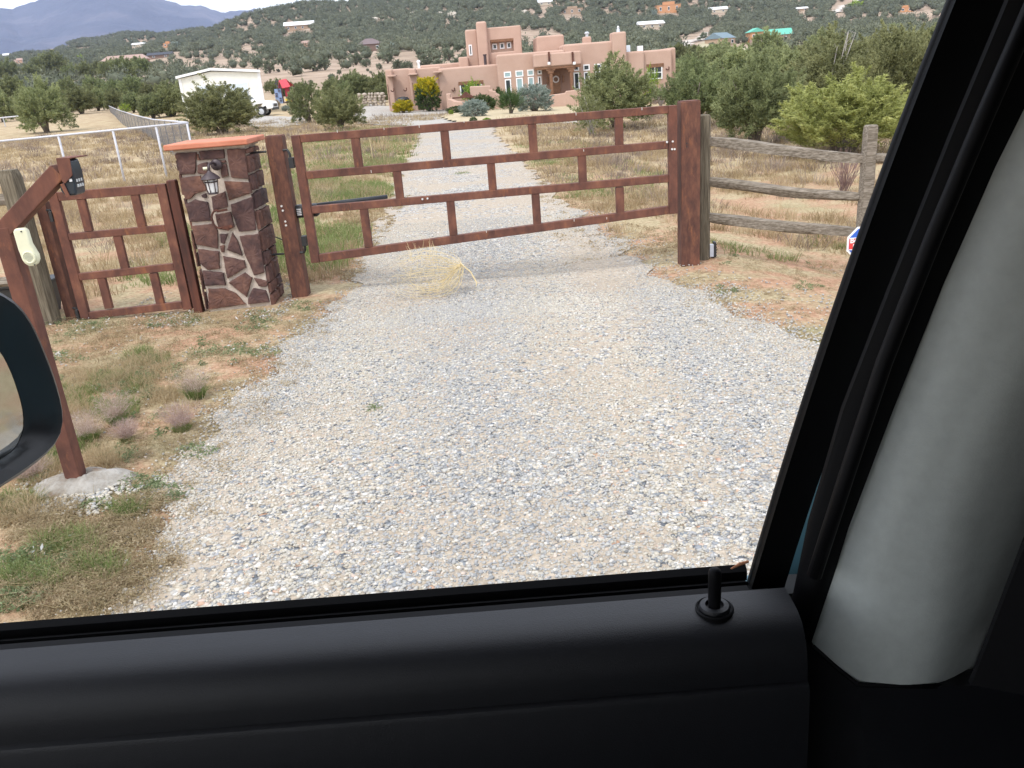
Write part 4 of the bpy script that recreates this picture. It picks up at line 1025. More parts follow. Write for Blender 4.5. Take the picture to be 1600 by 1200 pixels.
low_wall([(699.5, 146, 66.6), (702.5, 146, 66.55), (703.2, 153.5, 66.5), (710, 157, 66.), (722, 159, 65.6), (734, 159.5, 65.6), (746, 158.5, 66.1), (754, 155, 66.8)], .35, 'curved low pink adobe garden wall with a short pier left of the house windows')
low_wall([(736, 134.8, 67.4), (765, 133.8, 67.3), (766, 140.5, 67.2), (773, 142.5, 67.15), (779, 148, 67.1)], .35, 'tall stepped pink adobe garden wall behind the grey-green shrubs')
low_wall([(855, 149, 66.2), (884, 145, 65.9), (885.5, 142, 65.9), (902, 140.2, 65.75), (903.5, 143.3, 65.7), (932, 141.5, 65.5)], .35, 'low stepped pink adobe wall in front of the entry porch')
def px_block(m, x0, y0, x1, y1, Y, depth): a = at(x0, y0, Y); b = at(x1, y1, Y); m.b2((a.x, Y, b.z), (b.x, Y + depth, a.z)); return m
g = at(629, 150, 69.0); g.z = gzs(g.x, g.y); t = thing('barbecue_grill', 'small black barbecue grill by the garage wing wall behind the low yellow shrub', 'grill', g)
MB().lathe((g.x, g.y, g.z + .75), [(.25, -.1), (.5, .0), (.52, .15), (.4, .32), (.1, .38)], 14).build('kettle', M['black'], t, smooth=True, auto=50)
m = MB(); [m.tube([(g.x + dx, g.y + dy, g.z - .1), (g.x + dx * .6, g.y + dy * .6, g.z + .72)], .03, 6) for dx, dy in ((-.4, -.2), (.4, -.2), (0, .35))]; m.each('leg', M['blackmetal'], t)
g = at(720, 150, 67.2); g.z = gzs(g.x, g.y); t = thing('garden_bench', 'small dark red garden table with a gabled top behind the curved low adobe wall', 'table', g)
m = MB(); m.b2((g.x - .95, g.y - .3, g.z + .95), (g.x + .95, g.y + .3, g.z + 1.05)); m.build('table_top', M['rust'], t)
m = MB(); m.poly([(g.x - .1, g.y - .2, g.z + 1.05), (g.x + .9, g.y - .2, g.z + 1.05), (g.x + .4, g.y - .2, g.z + 1.4)][::-1], (0, .4, 0)); m.build('gabled_box', M['rust'], t)
for sx in (-.7, .7): MB().b2((g.x + sx - .06, g.y - .2, g.z - .1), (g.x + sx + .06, g.y + .2, g.z + .95)).each('leg', M['rust'], t)

def rock_wall():
    R = random.Random(4); A, B = gp(563, 167), gp(604, 165); v = []; f = []; T = []; k0 = 0; n = 0
    m = MB(); 
    for row in range(5):
        s = 0; L2 = (B - A).length
        while s < L2:
            w_ = R.uniform(.25, .55); p = A.lerp(B, s / L2); z = p.z + .12 + row * .24; c = Vector((p.x, p.y + R.uniform(-.1, .1), z)); P = []
            for i in range(6):
                for j in range(4):
                    th = i / 6 * 2 * math.pi; ph = (j + .5) / 4 * math.pi; P.append(c + Vector((math.cos(th) * math.sin(ph) * w_ * .5, math.sin(th) * math.sin(ph) * .25, math.cos(ph) * .15)) * R.uniform(.85, 1.15))
            F = [(i * 4 + j, i * 4 + j + 1, ((i + 1) % 6) * 4 + j + 1, ((i + 1) % 6) * 4 + j) for i in range(6) for j in range(3)] + [tuple(i * 4 for i in range(6)), tuple(i * 4 + 3 for i in range(6))[::-1]]
            m.add(P, F, R.random()); s += w_ * .92
    tag(m.build('rock_wall', M['rock'], None), 'low dry-stacked pale rock wall left of the garage wing', 'wall')
rock_wall()

def shed():
    Y = 82.; base = at(345, 185, Y); zb = gzs(base.x, Y)
    t = thing('metal_shed', 'cream metal shed with white trim and a pale blue roll-up door behind the juniper', 'shed', (base.x, Y, zb))
    xl, xr = at(286, 150, Y).x, at(410, 150, Y).x; ze = at(286, 122.5, Y).z; zr = at(408, 113, Y).z; ze = (ze + zr) / 2; zp = at(333, 111.5, Y).z; xm = (xl + xr) / 2 - .6; dp = 11.; sk = -3.2
    # the far end is set to the left: the gable faces slightly away
    def P(x, z, b): return (x + (sk if b else 0), Y + (dp if b else 0), z)
    m = MB(); pr = [(xl, zb - .6), (xr, zb - .6), (xr, ze), (xm, zp), (xl, ze)]
    n = 5; m.add([P(x, z, 0) for x, z in pr] + [P(x, z, 1) for x, z in pr], [(0, 1, 2, 3, 4), (9, 8, 7, 6, 5)] + [(i, i + n, (i + 1) % n + n, (i + 1) % n) for i in range(n)]); m.build('wall', M['shed'], t)
    m = MB()
    for (x0, z0, x1, z1) in ((xl - .25, ze + .0, xm, zp + .08), (xm, zp + .08, xr + .25, ze + .0)):
        a, b, c, d = P(x0, z0, 0), P(x1, z1, 0), P(x1, z1, 1), P(x0, z0, 1); fo = Vector((0, -.3, 0)); V = [Vector(a) + fo, Vector(b) + fo, Vector(c), Vector(d)]
        m.hexa([v + Vector((0, 0, .01)) for v in V] + [v + Vector((0, 0, .22)) for v in V])
    m.build('roof', M['white'], t)
    m = MB()
    for x in (xl, xr): m.b2((x - .12, Y - .05, zb - .3), (x + .12, Y + .1, ze))
    m.each('corner_trim', M['white'], t)
    for i in range(26):
        pass
    a = at(308, 132, Y); b = at(391, 158, Y); mid = (a.x + b.x) / 2; zt = at(350, 132, Y).z
    for (u, v) in ((a.x, mid - .25), (mid + .25, b.x)):
        f = MB().b2((u - .08, Y - .04, zb), (v + .08, Y - .005, zt + .08)).build('garage_door', M['white'], t)
        m = MB(); k = 0; z = zb
        while z < zt - .05: m.b2((u, Y - .06, z + .01), (v, Y - .04, min(z + .5, zt))); z += .52
        m.build('door_slat', M['sheddoor'], f)
    p = P(xl + .2, ze - .5, 0); MB().box((xl + sk * .12, Y + 1.2, ze - .45), (.35, .3, .2)).build('floodlight', M['blackmetal'], t)
shed()

def wheel(t, x, y, z, r_, wd, rim='steel'):
    w_ = thing('wheel', None, None, (0, 0, 0)); w_.parent = t; w_.location = Vector((x, y, z)) - root_loc(t) 
    MB().lathe((x, y - wd / 2, z), [(r_ * .6, 0), (r_ * .95, 0), (r_, .04), (r_, wd - .04), (r_ * .95, wd), (r_ * .6, wd)], 20, 'y').build('tyre', M['tyre'], w_, smooth=True, auto=40)
    MB().lathe((x, y - wd / 2 - .01, z), [(r_ * .15, .0), (r_ * .58, .01), (r_ * .62, .04), (r_ * .62, wd - .02), (.05, wd)], 16, 'y').build('rim', M[rim], w_, smooth=True, auto=40)
def pickup():
    g = gp(418, 180.5); k = mpp(g); x1 = g.x + 11 * k + .2; z0 = g.z; Y = g.y
    t = thing('pickup_truck', 'white pickup truck parked beside the metal shed, half behind the juniper', 'pickup truck', (x1 - 2.6, Y, z0))
    def X(s): return x1 - s
    # side outline, nose to the right
    prof = [(0.0, .55), (.0, .95), (.12, 1.08), (1.35, 1.22), (1.75, 1.3), (2.35, 1.82), (2.7, 1.9), (3.6, 1.9), (3.95, 1.75), (4.1, 1.28), (5.6, 1.26), (5.65, .6), (5.0, .5), (4.95, .75), (4.75, .95), (4.4, .98), (4.15, .85), (4.05, .5), (1.45, .46), (1.38, .8), (1.2, .95), (.85, .97), (.6, .85), (.5, .5)]
    MB().poly([(X(a), Y - .9, z0 + b) for a, b in prof], (0, 1.8, 0)).build('body', M['white'], t, bevel=.05)
    for yy in (Y - .915, Y + .9):
        m = MB(); m.poly([(X(a), yy, z0 + b) for a, b in ((2.0, 1.33), (2.45, 1.76), (3.55, 1.8), (3.85, 1.66), (3.95, 1.33))], (0, .015, 0)); m.build('side_window', M['glass_dark'], t)
    m = MB(); m.hexa([(X(1.85), Y - .75, z0 + 1.4), (X(1.83), Y - .75, z0 + 1.38), (X(1.83), Y + .75, z0 + 1.38), (X(1.85), Y + .75, z0 + 1.4), (X(2.32), Y - .7, z0 + 1.82), (X(2.3), Y - .7, z0 + 1.8), (X(2.3), Y + .7, z0 + 1.8), (X(2.32), Y + .7, z0 + 1.82)]); m.build('windscreen', M['glass_dark'], t)
    MB().b2((X(-.08), Y - .88, z0 + .42), (X(.14), Y + .88, z0 + .62)).build('bumper', M['black'], t, bevel=.04)
    MB().b2((X(-.03), Y - .5, z0 + .68), (X(.05), Y + .5, z0 + .9)).build('grille', M['black'], t, bevel=.02)
    for s in (-1, 1): MB().b2((X(-.035), Y + s * .72 - .14, z0 + .7), (X(.1), Y + s * .72 + .14, z0 + .88)).build('headlight', M['steel'], t, bevel=.02)
    for a in (1.0, 4.55):
        for s in (-1, 1): wheel(t, X(a), Y + s * .78, z0 + .37, .38, .24)
pickup()
def trailer():
    g = gp(268, 181); k = mpp(g); Y = g.y; z = g.z
    t = thing('utility_trailer', 'small silver utility trailer parked at the left side of the metal shed', 'trailer', (g.x, Y, z))
    MB().b2((g.x - 1.0, Y - .6, z + .45), (g.x + .9, Y + .6, z + .5)).build('deck', M['steel'], t)
    m = MB()
    for yy in (Y - .6, Y + .57):
        for q in range(5): m.b2((g.x - 1.0, yy, z + .55 + q * .09), (g.x + .9, yy + .03, z + .59 + q * .09))
        for q in range(5): m.b2((g.x - 1.0 + q * .46, yy - .02, z + .45), (g.x - .94 + q * .46, yy + .04, z + .95))
    m.each('side_rail', M['steel'], t)
    for s in (-1, 1): wheel(t, g.x, Y + s * .72, z + .3, .3, .18)
trailer()
def playset():
    g = gp(447, 161.5); Y = 100.; d = ray(447, 161); k = 100. / d[1]; Y = 100.; c = at(447, 161, Y); z0 = gzs(c.x, Y)
    t = thing('play_set', 'wooden play set with a red canopy, blue climbing side and yellow slide', 'play set', (c.x, Y, z0))
    xa, xb = at(434, 150, Y).x, at(451, 150, Y).x + .3; zr = at(445, 124.5, Y).z; ze = at(450, 136, Y).z; xm = (xa + xb) / 2 - .3
    dp = 1.7
    # ridge runs to the right; canopy of two slopes
    m = MB(); 
    V = [(xa + .2, Y + dp / 2, zr), (xb - .5, Y + dp / 2, zr + .1), (xb + .1, Y - .2, ze + .05), (xa + .7, Y - .25, ze - .05)]
    V2 = [(xa + .2, Y + dp / 2, zr), (xb - .5, Y + dp / 2, zr + .1), (xb + .1, Y + dp + .2, ze + .05), (xa + .7, Y + dp + .25, ze - .05)]
    o = Vector((0, 0, .05))
    for VV in (V, V2): m.hexa([Vector(p) - o for p in VV] + [Vector(p) for p in VV])
    m.build('canopy', M['red'], t)
    m = MB(); m.poly([(xa + .15, Y + .1, ze - .1), (xa + .15, Y + dp - .1, ze - .1), (xa + .15, Y + dp / 2, zr - .05)], (.04, 0, 0)); m.poly([(xa + .9, Y + .02, ze - 1.0), (xb, Y + .02, ze - 1.0), (xb, Y + .02, ze + .02), (xa + .9, Y + .02, ze)], (0, .04, 0)); m.build('canopy_panel', pmat('dark_red_fabric', [(.32, .03, .05)], 4, .7), t)
    for x in (xa + .55, xb - .05):
        for y_ in (Y, Y + dp): MB().b2((x - .06, y_ - .06, z0 - .2), (x + .06, y_ + .06, ze)).build('post', M['playwood'], t)
    zd = ze - 1.55
    MB().b2((xa + .5, Y - .1, zd - .08), (xb, Y + dp + .1, zd)).build('deck', M['playwood'], t)
    m = MB(); m.hexa([(xa - .25, Y - .3, z0), (xa + .55, Y - .3, z0), (xa + .55, Y - .22, z0), (xa - .25, Y - .22, z0), (xa - .25, Y - .1, ze - .1), (xa + .45, Y - .1, ze - .1), (xa + .45, Y - .02, ze - .1), (xa - .25, Y - .02, ze - .1)])
    m.build('climbing_wall', M['blue'], t)
    m = MB(); R = random.Random(2)
    for k in range(9): m.box((xa - .1 + R.random() * .45, Y - .3 + k * .022, z0 + .3 + k * .26), (.22, .12, .13))
    m.each('climbing_hold', pmat('dark_holds', [(.07, .06, .09)], 3, .6), t)
    m = MB(); S = [(xa + .95, zd + .15), (xa + 1.35, zd + .1), (xa + 1.7, zd - .45), (xa + 2.1, (zd + z0) / 2 - .1), (xa + 2.5, z0 + .4), (xa + 2.9, z0 + .3)]
    for i in range(len(S) - 1):
        (a, za), (b, zb_) = S[i], S[i + 1]
        m.hexa([(a, Y - .75, za - .05), (b, Y - .75, zb_ - .05), (b, Y - .2, zb_ - .05), (a, Y - .2, za - .05), (a, Y - .75, za), (b, Y - .75, zb_), (b, Y - .2, zb_), (a, Y - .2, za)])
        for yy in (-.78, -.2): m.hexa([(a, Y + yy, za), (b, Y + yy, zb_), (b, Y + yy + .05, zb_), (a, Y + yy + .05, za), (a, Y + yy, za + .18), (b, Y + yy, zb_ + .18), (b, Y + yy + .05, zb_ + .18), (a, Y + yy + .05, za + .18)])
    m.build('slide', M['yellow'], t)
    e = at(480, 135, Y); MB().bar((xb, Y + dp / 2, ze + .05), (e.x, Y + dp / 2, ze + .12), .14, .14).build('swing_beam', M['playwood'], t)
    m = MB(); [m.tube([(e.x, Y + dp / 2 + s, z0), (e.x, Y + dp / 2, ze + .1)], .06, 6) for s in (-1.1, 1.1)]; m.each('swing_leg', M['playwood'], t)
playset()

# ------------------------------------------------------------------ far houses on the slopes
def pmh(name, c): M[name] = pmat(name, [c], .5, .85)
for nm, c in (('h_tan', (.38, .27, .19)), ('h_pink', (.45, .27, .19)), ('h_orange', (.55, .28, .14)), ('h_cream', (.55, .48, .38)), ('h_brown', (.20, .13, .10)), ('r_white', (.72, .73, .74)), ('r_brown', (.17, .13, .13)), ('r_pink', (.36, .25, .21)), ('r_blue', (.16, .22, .26)), ('r_dark', (.055, .06, .075)), ('r_green', (.13, .44, .34)), ('r_teal', (.20, .32, .33))): pmh(nm, c)
def far_house(px, py, wpx, hpx, wall, roof, label, style='gable', depth=.55, rz=0., rx=.5):
    """px,py: foot of the front wall; wpx wide, hpx to the ridge"""
    g = gp(px, py); k = mpp(g); W, H = wpx * k, hpx * k
    t = thing('house', label, 'house', g, None, rz); D = W * depth
    ca = t.location
    def Q(x, y, z): 
        c, s = math.cos(rz), math.sin(rz); return Vector((g.x + x * c - y * s, g.y + x * s + y * c, g.z + z))
    def hexa(m, x0, x1, y0, y1, z0, z1): return m.hexa([Q(x0, y0, z0), Q(x1, y0, z0), Q(x1, y1, z0), Q(x0, y1, z0), Q(x0, y0, z1), Q(x1, y0, z1), Q(x1, y1, z1), Q(x0, y1, z1)])
    hw = H * (.55 if style != 'flat' else .9)
    hexa(MB(), -W / 2, W / 2, 0, D, -H * .8, hw).build('wall', M[wall], t)
    if style == 'flat':
        hexa(MB(), -W * .2, W * .25, D * .1, D * .8, hw, H * 1.25).build('upper_wall', M[wall], t)
        hexa(MB(), -W / 2 - .2, W / 2 + .2, -.2, D + .2, hw - .3, hw + .05).build('roof', M[roof], t)
    else:
        o = W * .04; r0 = W * (.5 + .04) if style == 'gable' else W * rx * .5
        v = [Q(-W / 2 - o, -o, hw), Q(W / 2 + o, -o, hw), Q(W / 2 + o, D + o, hw), Q(-W / 2 - o, D + o, hw), Q(-r0, D / 2, H), Q(r0, D / 2, H)]
        m = MB(); m.add(v, [(0, 1, 5, 4), (1, 2, 5), (2, 3, 4, 5), (3, 0, 4), (3, 2, 1, 0)]); m.build('roof', M[roof], t)
    n = max(2, int(W / 5))
    for i in range(n):
        x = -W / 2 + W * (i + .5) / n; f = hexa(MB(), x - .75, x + .75, -.12, .0, hw * .30, hw * .78).build('window', M['white'], t)
        hexa(MB(), x - .6, x + .6, -.16, -.122, hw * .36, hw * .72).build('pane', M['glass_dark'], f)
    return t
far_house(468, 47, 44, 13, 'h_tan', 'r_white', 'long tan house with a white metal roof high on the left slope', depth=.35, rz=.1)
far_house(581, 80, 38, 19, 'h_brown', 'r_brown', 'brown house with a hipped brown roof beside a pale green tree on the slope', 'hip', .6, .3, .3)
far_house(196, 104, 66, 17, 'h_pink', 'r_pink', 'long pinkish-tan house with a low hipped roof left of the metal shed', 'hip', .35, .15, .8)
far_house(250, 91, 36, 9, 'h_brown', 'r_dark', 'dark house with a slate blue roof right of the long pinkish-tan house', depth=.4, rz=.1)
far_house(262, 74, 12, 7, 'h_orange', 'h_orange', 'tiny orange-tan house in the trees left of the metal shed', 'flat', .6)
far_house(216, 73, 20, 6, 'h_cream', 'r_white', 'small pale house with a white roof high in the trees at the left', depth=.5)
far_house(85, 90, 14, 7, 'h_cream', 'r_white', 'small white-roofed house at the left below the mountain', depth=.5)
far_house(33, 98, 14, 7, 'h_pink', 'r_pink', 'small pink house among trees near the left edge', depth=.5)
far_house(10, 92, 10, 8, 'h_cream', 'r_white', 'pale house at the very left edge below the mountain', depth=.5)
far_house(160, 94, 9, 6, 'h_cream', 'r_white', 'tiny white shed just left of the long pinkish-tan house', depth=.5)
far_house(478, 73, 20, 9, 'h_pink', 'r_pink', 'small pink house half hidden in trees below the long tan house', 'hip', .5, 0, .5)
far_house(1019, 44, 40, 11, 'h_cream', 'r_white', 'cream house with a white roof above the adobe chimneys', depth=.4, rz=.2)
far_house(1045, 20, 38, 13, 'h_orange', 'h_orange', 'flat-roofed orange-tan house high on the slope', 'flat', .4)
far_house(1123, 20, 28, 9, 'h_cream', 'r_white', 'pale green and white house high on the slope', depth=.5)
far_house(1139, 71, 36, 20, 'h_tan', 'r_blue', 'tan garage with a grey-blue gabled roof below the green-roofed house', depth=.9, rz=.75)
far_house(894, 22, 34, 9, 'h_tan', 'h_tan', 'low tan house in the trees above the adobe tower', 'flat', .4)
far_house(852, 8, 22, 8, 'h_cream', 'r_white', 'small white-roofed house near the top above the adobe house', depth=.5)
far_house(1416, 19, 22, 8, 'h_orange', 'h_orange', 'orange flat-roofed house on the slope near the black window frame', 'flat', .5)
far_house(1253, 17, 20, 6, 'h_tan', 'r_white', 'low pale house in the trees above the green-roofed house', depth=.5)
def green_house():
    g = gp(1205, 68); k = mpp(g); t = thing('house', 'two-storey orange-tan house with a bright green metal roof on the slope', 'house', g)
    def blk(x0, x1, y0, y1, z0, z1, mt, nm): return MB().b2((g.x + x0 * k, g.y + y0 * k, g.z + z0 * k), (g.x + x1 * k, g.y + y1 * k, g.z + z1 * k)).build(nm, M[mt], t)
    blk(-33, -12, 0, 25, -8, 19, 'h_orange', 'wall'); blk(-12, 34, 6, 25, -8, 12, 'h_tan', 'wall'); blk(-34, -11.5, -1, 0, -8, 8, 'r_pink', 'lower_wall')
    def gab(x0, x1, y0, y1, ze, zr, ax):
        o = 2; m = MB(); P = lambda x, y, z: (g.x + x * k, g.y + y * k, g.z + z * k)
        if ax == 'y': xm = (x0 + x1) / 2; v = [P(x0 - o, y0 - o, ze), P(x1 + o, y0 - o, ze), P(x1 + o, y1, ze), P(x0 - o, y1, ze), P(xm, y0 - o, zr), P(xm, y1, zr)]; f = [(0, 4, 5, 3), (1, 2, 5, 4), (0, 1, 4), (3, 5, 2), (3, 2, 1, 0)]
        else: ym = (y0 + y1) / 2; v = [P(x0, y0 - o, ze), P(x1 + o, y0 - o, ze), P(x1 + o, y1 + o, ze), P(x0, y1 + o, ze), P(x0, ym, zr), P(x1 + o, ym, zr)]; f = [(0, 1, 5, 4), (1, 2, 5), (2, 3, 4, 5), (3, 0, 4), (3, 2, 1, 0)]
        m.add(v, f); m.build('roof', M['r_green'], t)
    gab(-33, -12, 0, 25, 18.5, 24.5, 'y'); gab(-12.5, 34, 6, 25, 12, 21, 'x')
    for x in (-28, -18): f = blk(x - 2, x + 2, -.6, .2, 11, 15, 'white', 'window'); MB().b2((g.x + (x - 1.5) * k, g.y - .9 * k, g.z + 11.5 * k), (g.x + (x + 1.5) * k, g.y - .65 * k, g.z + 14.5 * k)).build('pane', M['glass_dark'], f)
    for x in (2, 12, 24): f = blk(x - 2, x + 2, 5.4, 6.2, 4, 9, 'white', 'window'); MB().b2((g.x + (x - 1.5) * k, g.y + 5.1 * k, g.z + 4.5 * k), (g.x + (x + 1.5) * k, g.y + 5.35 * k, g.z + 8.5 * k)).build('pane', M['glass_dark'], f)
    blk(-52, -33, 8, 9.5, 9, 10.5, 'r_brown', 'carport_roof')
    for x in (-50, -43, -36): blk(x - .5, x + .5, 8.2, 9.2, -6, 9, 'h_brown', 'carport_post')
green_house()
# roads, field, outcrops
def strip(name, pts, mat, lift, cell):
    L_, R_ = [], []
    for (x, y, w_) in pts: L_.append(gp(x - w_, y)); R_.append(gp(x + w_, y))
    P = L_ + R_[::-1]; return sheet(name, P, mat, lift, cell)
sheet('dirt_road', pxpoly([(1117, 45), (1118, 50), (1080, 70), (1058, 80), (1030, 86), (1028, 83), (1055, 74), (1078, 64), (1100, 53)]), M['road'], .6, 3)
sheet('dirt_road', pxpoly([(1300, 22), (1308, 14), (1335, 2), (1346, 0), (1338, 8), (1312, 20)]), M['road'], .8, 4)
sheet('mown_field', pxpoly([(1062, 84), (1085, 75), (1112, 66), (1125, 76), (1190, 76), (1225, 66), (1250, 66), (1240, 76), (1200, 84), (1120, 88), (1075, 95)]), M['farfield'], .4, 3)
R = random.Random(9)
for i, (px, py, wp, hp) in enumerate(((585, 31, 14, 4), (612, 25, 16, 5), (652, 24, 28, 6), (688, 27, 14, 8), (708, 27, 22, 8), (818, 22, 16, 6))):
    g = gp(px, py); k = mpp(g); n = 16; P = []
    for (f, z) in ((1, -.3), (.95, .35), (.7, .8), (.35, 1.)):
        for j in range(n): a = 2 * math.pi * j / n; P.append((g.x + wp * k * .5 * f * math.cos(a) * R.uniform(.85, 1.1), g.y + wp * k * .35 * f * math.sin(a) * R.uniform(.85, 1.1), g.z + hp * k * z * R.uniform(.8, 1.1)))
    F = [(q * n + j, q * n + (j + 1) % n, (q + 1) * n + (j + 1) % n, (q + 1) * n + j) for q in range(3) for j in range(n)] + [tuple(3 * n + j for j in range(n))]
    tag(MB().add(P, F).build('rock_outcrop', M['whiterock'], None), 'pale chalky rock outcrop showing between the trees near the top of the slope', 'rock outcrop', 'pale rock outcrops high on the slope')
# ------------------------------------------------------------------ vegetation
def unit(v): return v / (np.linalg.norm(v, axis=-1, keepdims=True) + 1e-9)
def crown_arrays(seed, ns, nl, slen, ll, lw, up=.55, lump=.22, flat=.0, srad=.045, peak=0., inner=.30, low=-.99):
    R = np.random.RandomState(seed)
    d = unit(R.normal(size=(ns, 3))); d[:, 2] = np.where(d[:, 2] < low, -d[:, 2], d[:, 2])
    ph = R.uniform(0, 6.28, 6)
    lum = 1 + lump * (np.sin(d[:, 0] * 4 + ph[0]) * np.sin(d[:, 1] * 4 + ph[1]) + .6 * np.sin(d[:, 2] * 6 + ph[2]) * np.sin(np.arctan2(d[:, 1], d[:, 0]) * 3 + ph[3])) + R.normal(size=ns) * .05
    ax = np.array([.5, .5, .5]); base = np.array([0, 0, .46])
    dn = np.clip(-d[:, 2], 0, .95); fat = ((1 - dn ** 2) ** -.5) ** .85 * (1 - .12 * dn)
    d = d.copy(); d[:, :2] *= fat[:, None]; d[:, 2] = np.where(d[:, 2] < 0, d[:, 2] * .86, d[:, 2])
    rr = (inner + (1 - inner) * R.uniform(0, 1, ns) ** .55) * lum
    o = base + d * ax * (rr[:, None]) * (1 - slen * .9)
    o[:, 2] += peak * np.clip(1 - np.hypot(d[:, 0], d[:, 1]) * 1.6, 0, 1) * rr
    sd = unit(d * (1 - up) + np.array([0, 0, up]) + R.normal(size=(ns, 3)) * .28)
    L_ = slen * R.uniform(.55, 1.25, ns); st = R.uniform(0, 1, ns)
    st = np.clip(.5 + (st - .5) * .9, 0, 1)
    u = R.uniform(0, 1, (ns, nl)) ** .8
    p = o[:, None] + sd[:, None] * (u * L_[:, None])[..., None] + R.normal(size=(ns, nl, 3)) * (srad * (1.05 - u))[..., None]
    ld = unit(sd[:, None] + R.normal(size=(ns, nl, 3)) * .75)
    sidev = unit(np.cross(ld, R.normal(size=(ns, nl, 3))))
    ls = ll * R.uniform(.6, 1.4, (ns, nl))[..., None]; ws = lw * R.uniform(.7, 1.3, (ns, nl))[..., None]
    a = p - sidev * ws; b = p + sidev * ws; c = p + ld * ls
    v = np.stack([a, b, c], 2).reshape(-1, 3)
    t = np.clip(st[:, None] * .7 + R.uniform(-.18, .32, (ns, nl)) + .12 * u, 0, 1)
    t = np.repeat(t.reshape(-1), 3); tri = np.arange(len(v)).reshape(-1, 3)
    rad = np.hypot(v[:, 0], v[:, 1]); v[:, :2] *= .5 / np.percentile(rad, 97.5); v[:, 2] *= 1.0 / np.percentile(v[:, 2], 99.6)
    v[:, 2] = np.maximum(v[:, 2], .012)
    return v, tri, t
def mesh_of(name, v, tri, t, mat, smooth=False):
    o = fast(name, v, tri, mat, t, smooth); me = o.data; bpy.data.objects.remove(o); return me
def limbs_mesh(name, seed, nb=9, hgt=.75, spread=.34, r0=.045, mat=None, twig=0):
    R = random.Random(seed); m = MB()
    for i in range(nb):
        a = R.uniform(0, 6.28); s = R.uniform(.35, 1) * spread; h = R.uniform(.45, 1) * hgt
        p0 = Vector((R.uniform(-.02, .02), R.uniform(-.02, .02), -.04)); p3 = Vector((s * math.cos(a), s * math.sin(a), h))
        p1 = p0.lerp(p3, .3) + Vector((R.uniform(-.03, .03), R.uniform(-.03, .03), .06)); p2 = p0.lerp(p3, .65) + Vector((R.uniform(-.04, .04), R.uniform(-.04, .04), .03))
        m.tube([p0, p1, p2, p3], [r0 * R.uniform(.6, 1), r0 * .6, r0 * .4, r0 * .12], 6)
        for k in range(twig):
            q = p1.lerp(p3, R.random()); m.tube([q, q + Vector((R.uniform(-.1, .1), R.uniform(-.1, .1), R.uniform(.02, .14)))], [r0 * .2, r0 * .05], 4)
    o = m.build(name, mat or M['bark'], org=(0, 0, 0), smooth=True); me = o.data; bpy.data.objects.remove(o); return me
CR = {}
def crown(kind, i, mat):
    key = (kind, i, mat)
    if key in CR: return CR[key]
    pr = dict(
        hero=dict(ns=600, nl=74, slen=.17, ll=.034, lw=.0068, up=.55, lump=.24, srad=.030, peak=.12),
        spiky=dict(ns=360, nl=150, slen=.26, ll=.032, lw=.0055, up=.66, lump=.16, srad=.030, peak=.06, inner=.4),
        mid=dict(ns=330, nl=60, slen=.18, ll=.052, lw=.0120, up=.5, lump=.25, srad=.045, peak=.08),
        round=dict(ns=420, nl=60, slen=.12, ll=.038, lw=.008, up=.35, lump=.08, srad=.030, peak=.0, inner=.45),
        far=dict(ns=90, nl=26, slen=.26, ll=.09, lw=.030, up=.4, lump=.22, srad=.07, inner=.3),
        broom=dict(ns=420, nl=34, slen=.42, ll=.05, lw=.005, up=.75, lump=.1, srad=.018, inner=.2),
        airy=dict(ns=150, nl=40, slen=.24, ll=.045, lw=.009, up=.5, lump=.3, srad=.03, inner=.3))[kind]
    v, tri, t = crown_arrays(100 + i * 17 + len(kind), **pr)
    CR[key] = mesh_of('crown', v, tri, t, M[mat]); return CR[key]
TR = [limbs_mesh('trunk', 50 + i) for i in range(4)]
def bush(name, g, wd, h, kind, i, mat, label, cat, group=None, rz=None, trunk=True, cname='crown', tmesh=None):
    t = thing(name, label, cat, g, group, rnd.uniform(0, 6.28) if rz is None else rz)
    t.scale = (wd, wd, h)
    c = bpy.data.objects.new(cname, crown(kind, i, mat)); COL.objects.link(c); c.parent = t
    if trunk:
        k = bpy.data.objects.new('trunk', tmesh or TR[i % 4]); COL.objects.link(k); k.parent = t
    return t
def pb(name, px, py, wpx, hpx, kind, i, mat, label, cat, group=None, **kw):
    g = gp(px, py); k = mpp(g); return bush(name, g, wpx * k, hpx * k, kind, i, mat, label, cat, group, **kw)
JT = 'juniper tree'
pb('juniper_tree', 75, 207, 80, 80, 'hero', 1, 'jun', 'large rounded olive juniper standing alone in the field at the left', JT)
pb('juniper_tree', 350, 210, 122, 78, 'hero', 2, 'jun', 'wide olive juniper with a pointed top in front of the metal shed', JT)
pb('juniper_tree', 344, 150, 34, 34, 'spiky', 8, 'jun', 'narrow juniper leader rising above the wide juniper in front of the shed', JT) if False else None
pb('juniper_tree', 484, 192, 60, 60, 'round', 3, 'jundark', 'dense dark green egg-shaped juniper left of the olive one behind the gate', JT)
pb('juniper_tree', 532, 203, 82, 62, 'hero', 4, 'jun', 'loose mid-green juniper right of the dense dark egg-shaped one', JT)
pb('juniper_tree', 962, 203, 122, 108, 'hero', 5, 'jun', 'big olive juniper in front of the right half of the adobe house', JT)
pb('juniper_tree', 925, 213, 58, 68, 'airy', 6, 'jun', 'sparse low juniper with pale dead stems at the left foot of the big olive one', JT, tmesh=limbs_mesh('trunk', 77, 12, .95, .4, .02, M['deadwood'], 3))
pb('juniper_tree', 1085, 200, 112, 104, 'hero', 7, 'jundark', 'dark green juniper directly behind the tall latch-end gate post', JT)
pb('juniper_tree', 1180, 226, 140, 132, 'hero', 8, 'jundark', 'wide dark juniper behind the first wooden fence rails right of the gate', JT)
pb('juniper_tree', 1318, 246, 214, 124, 'spiky', 9, 'junyel', 'bright yellow-green juniper with upright sprays behind the wooden fence', JT)
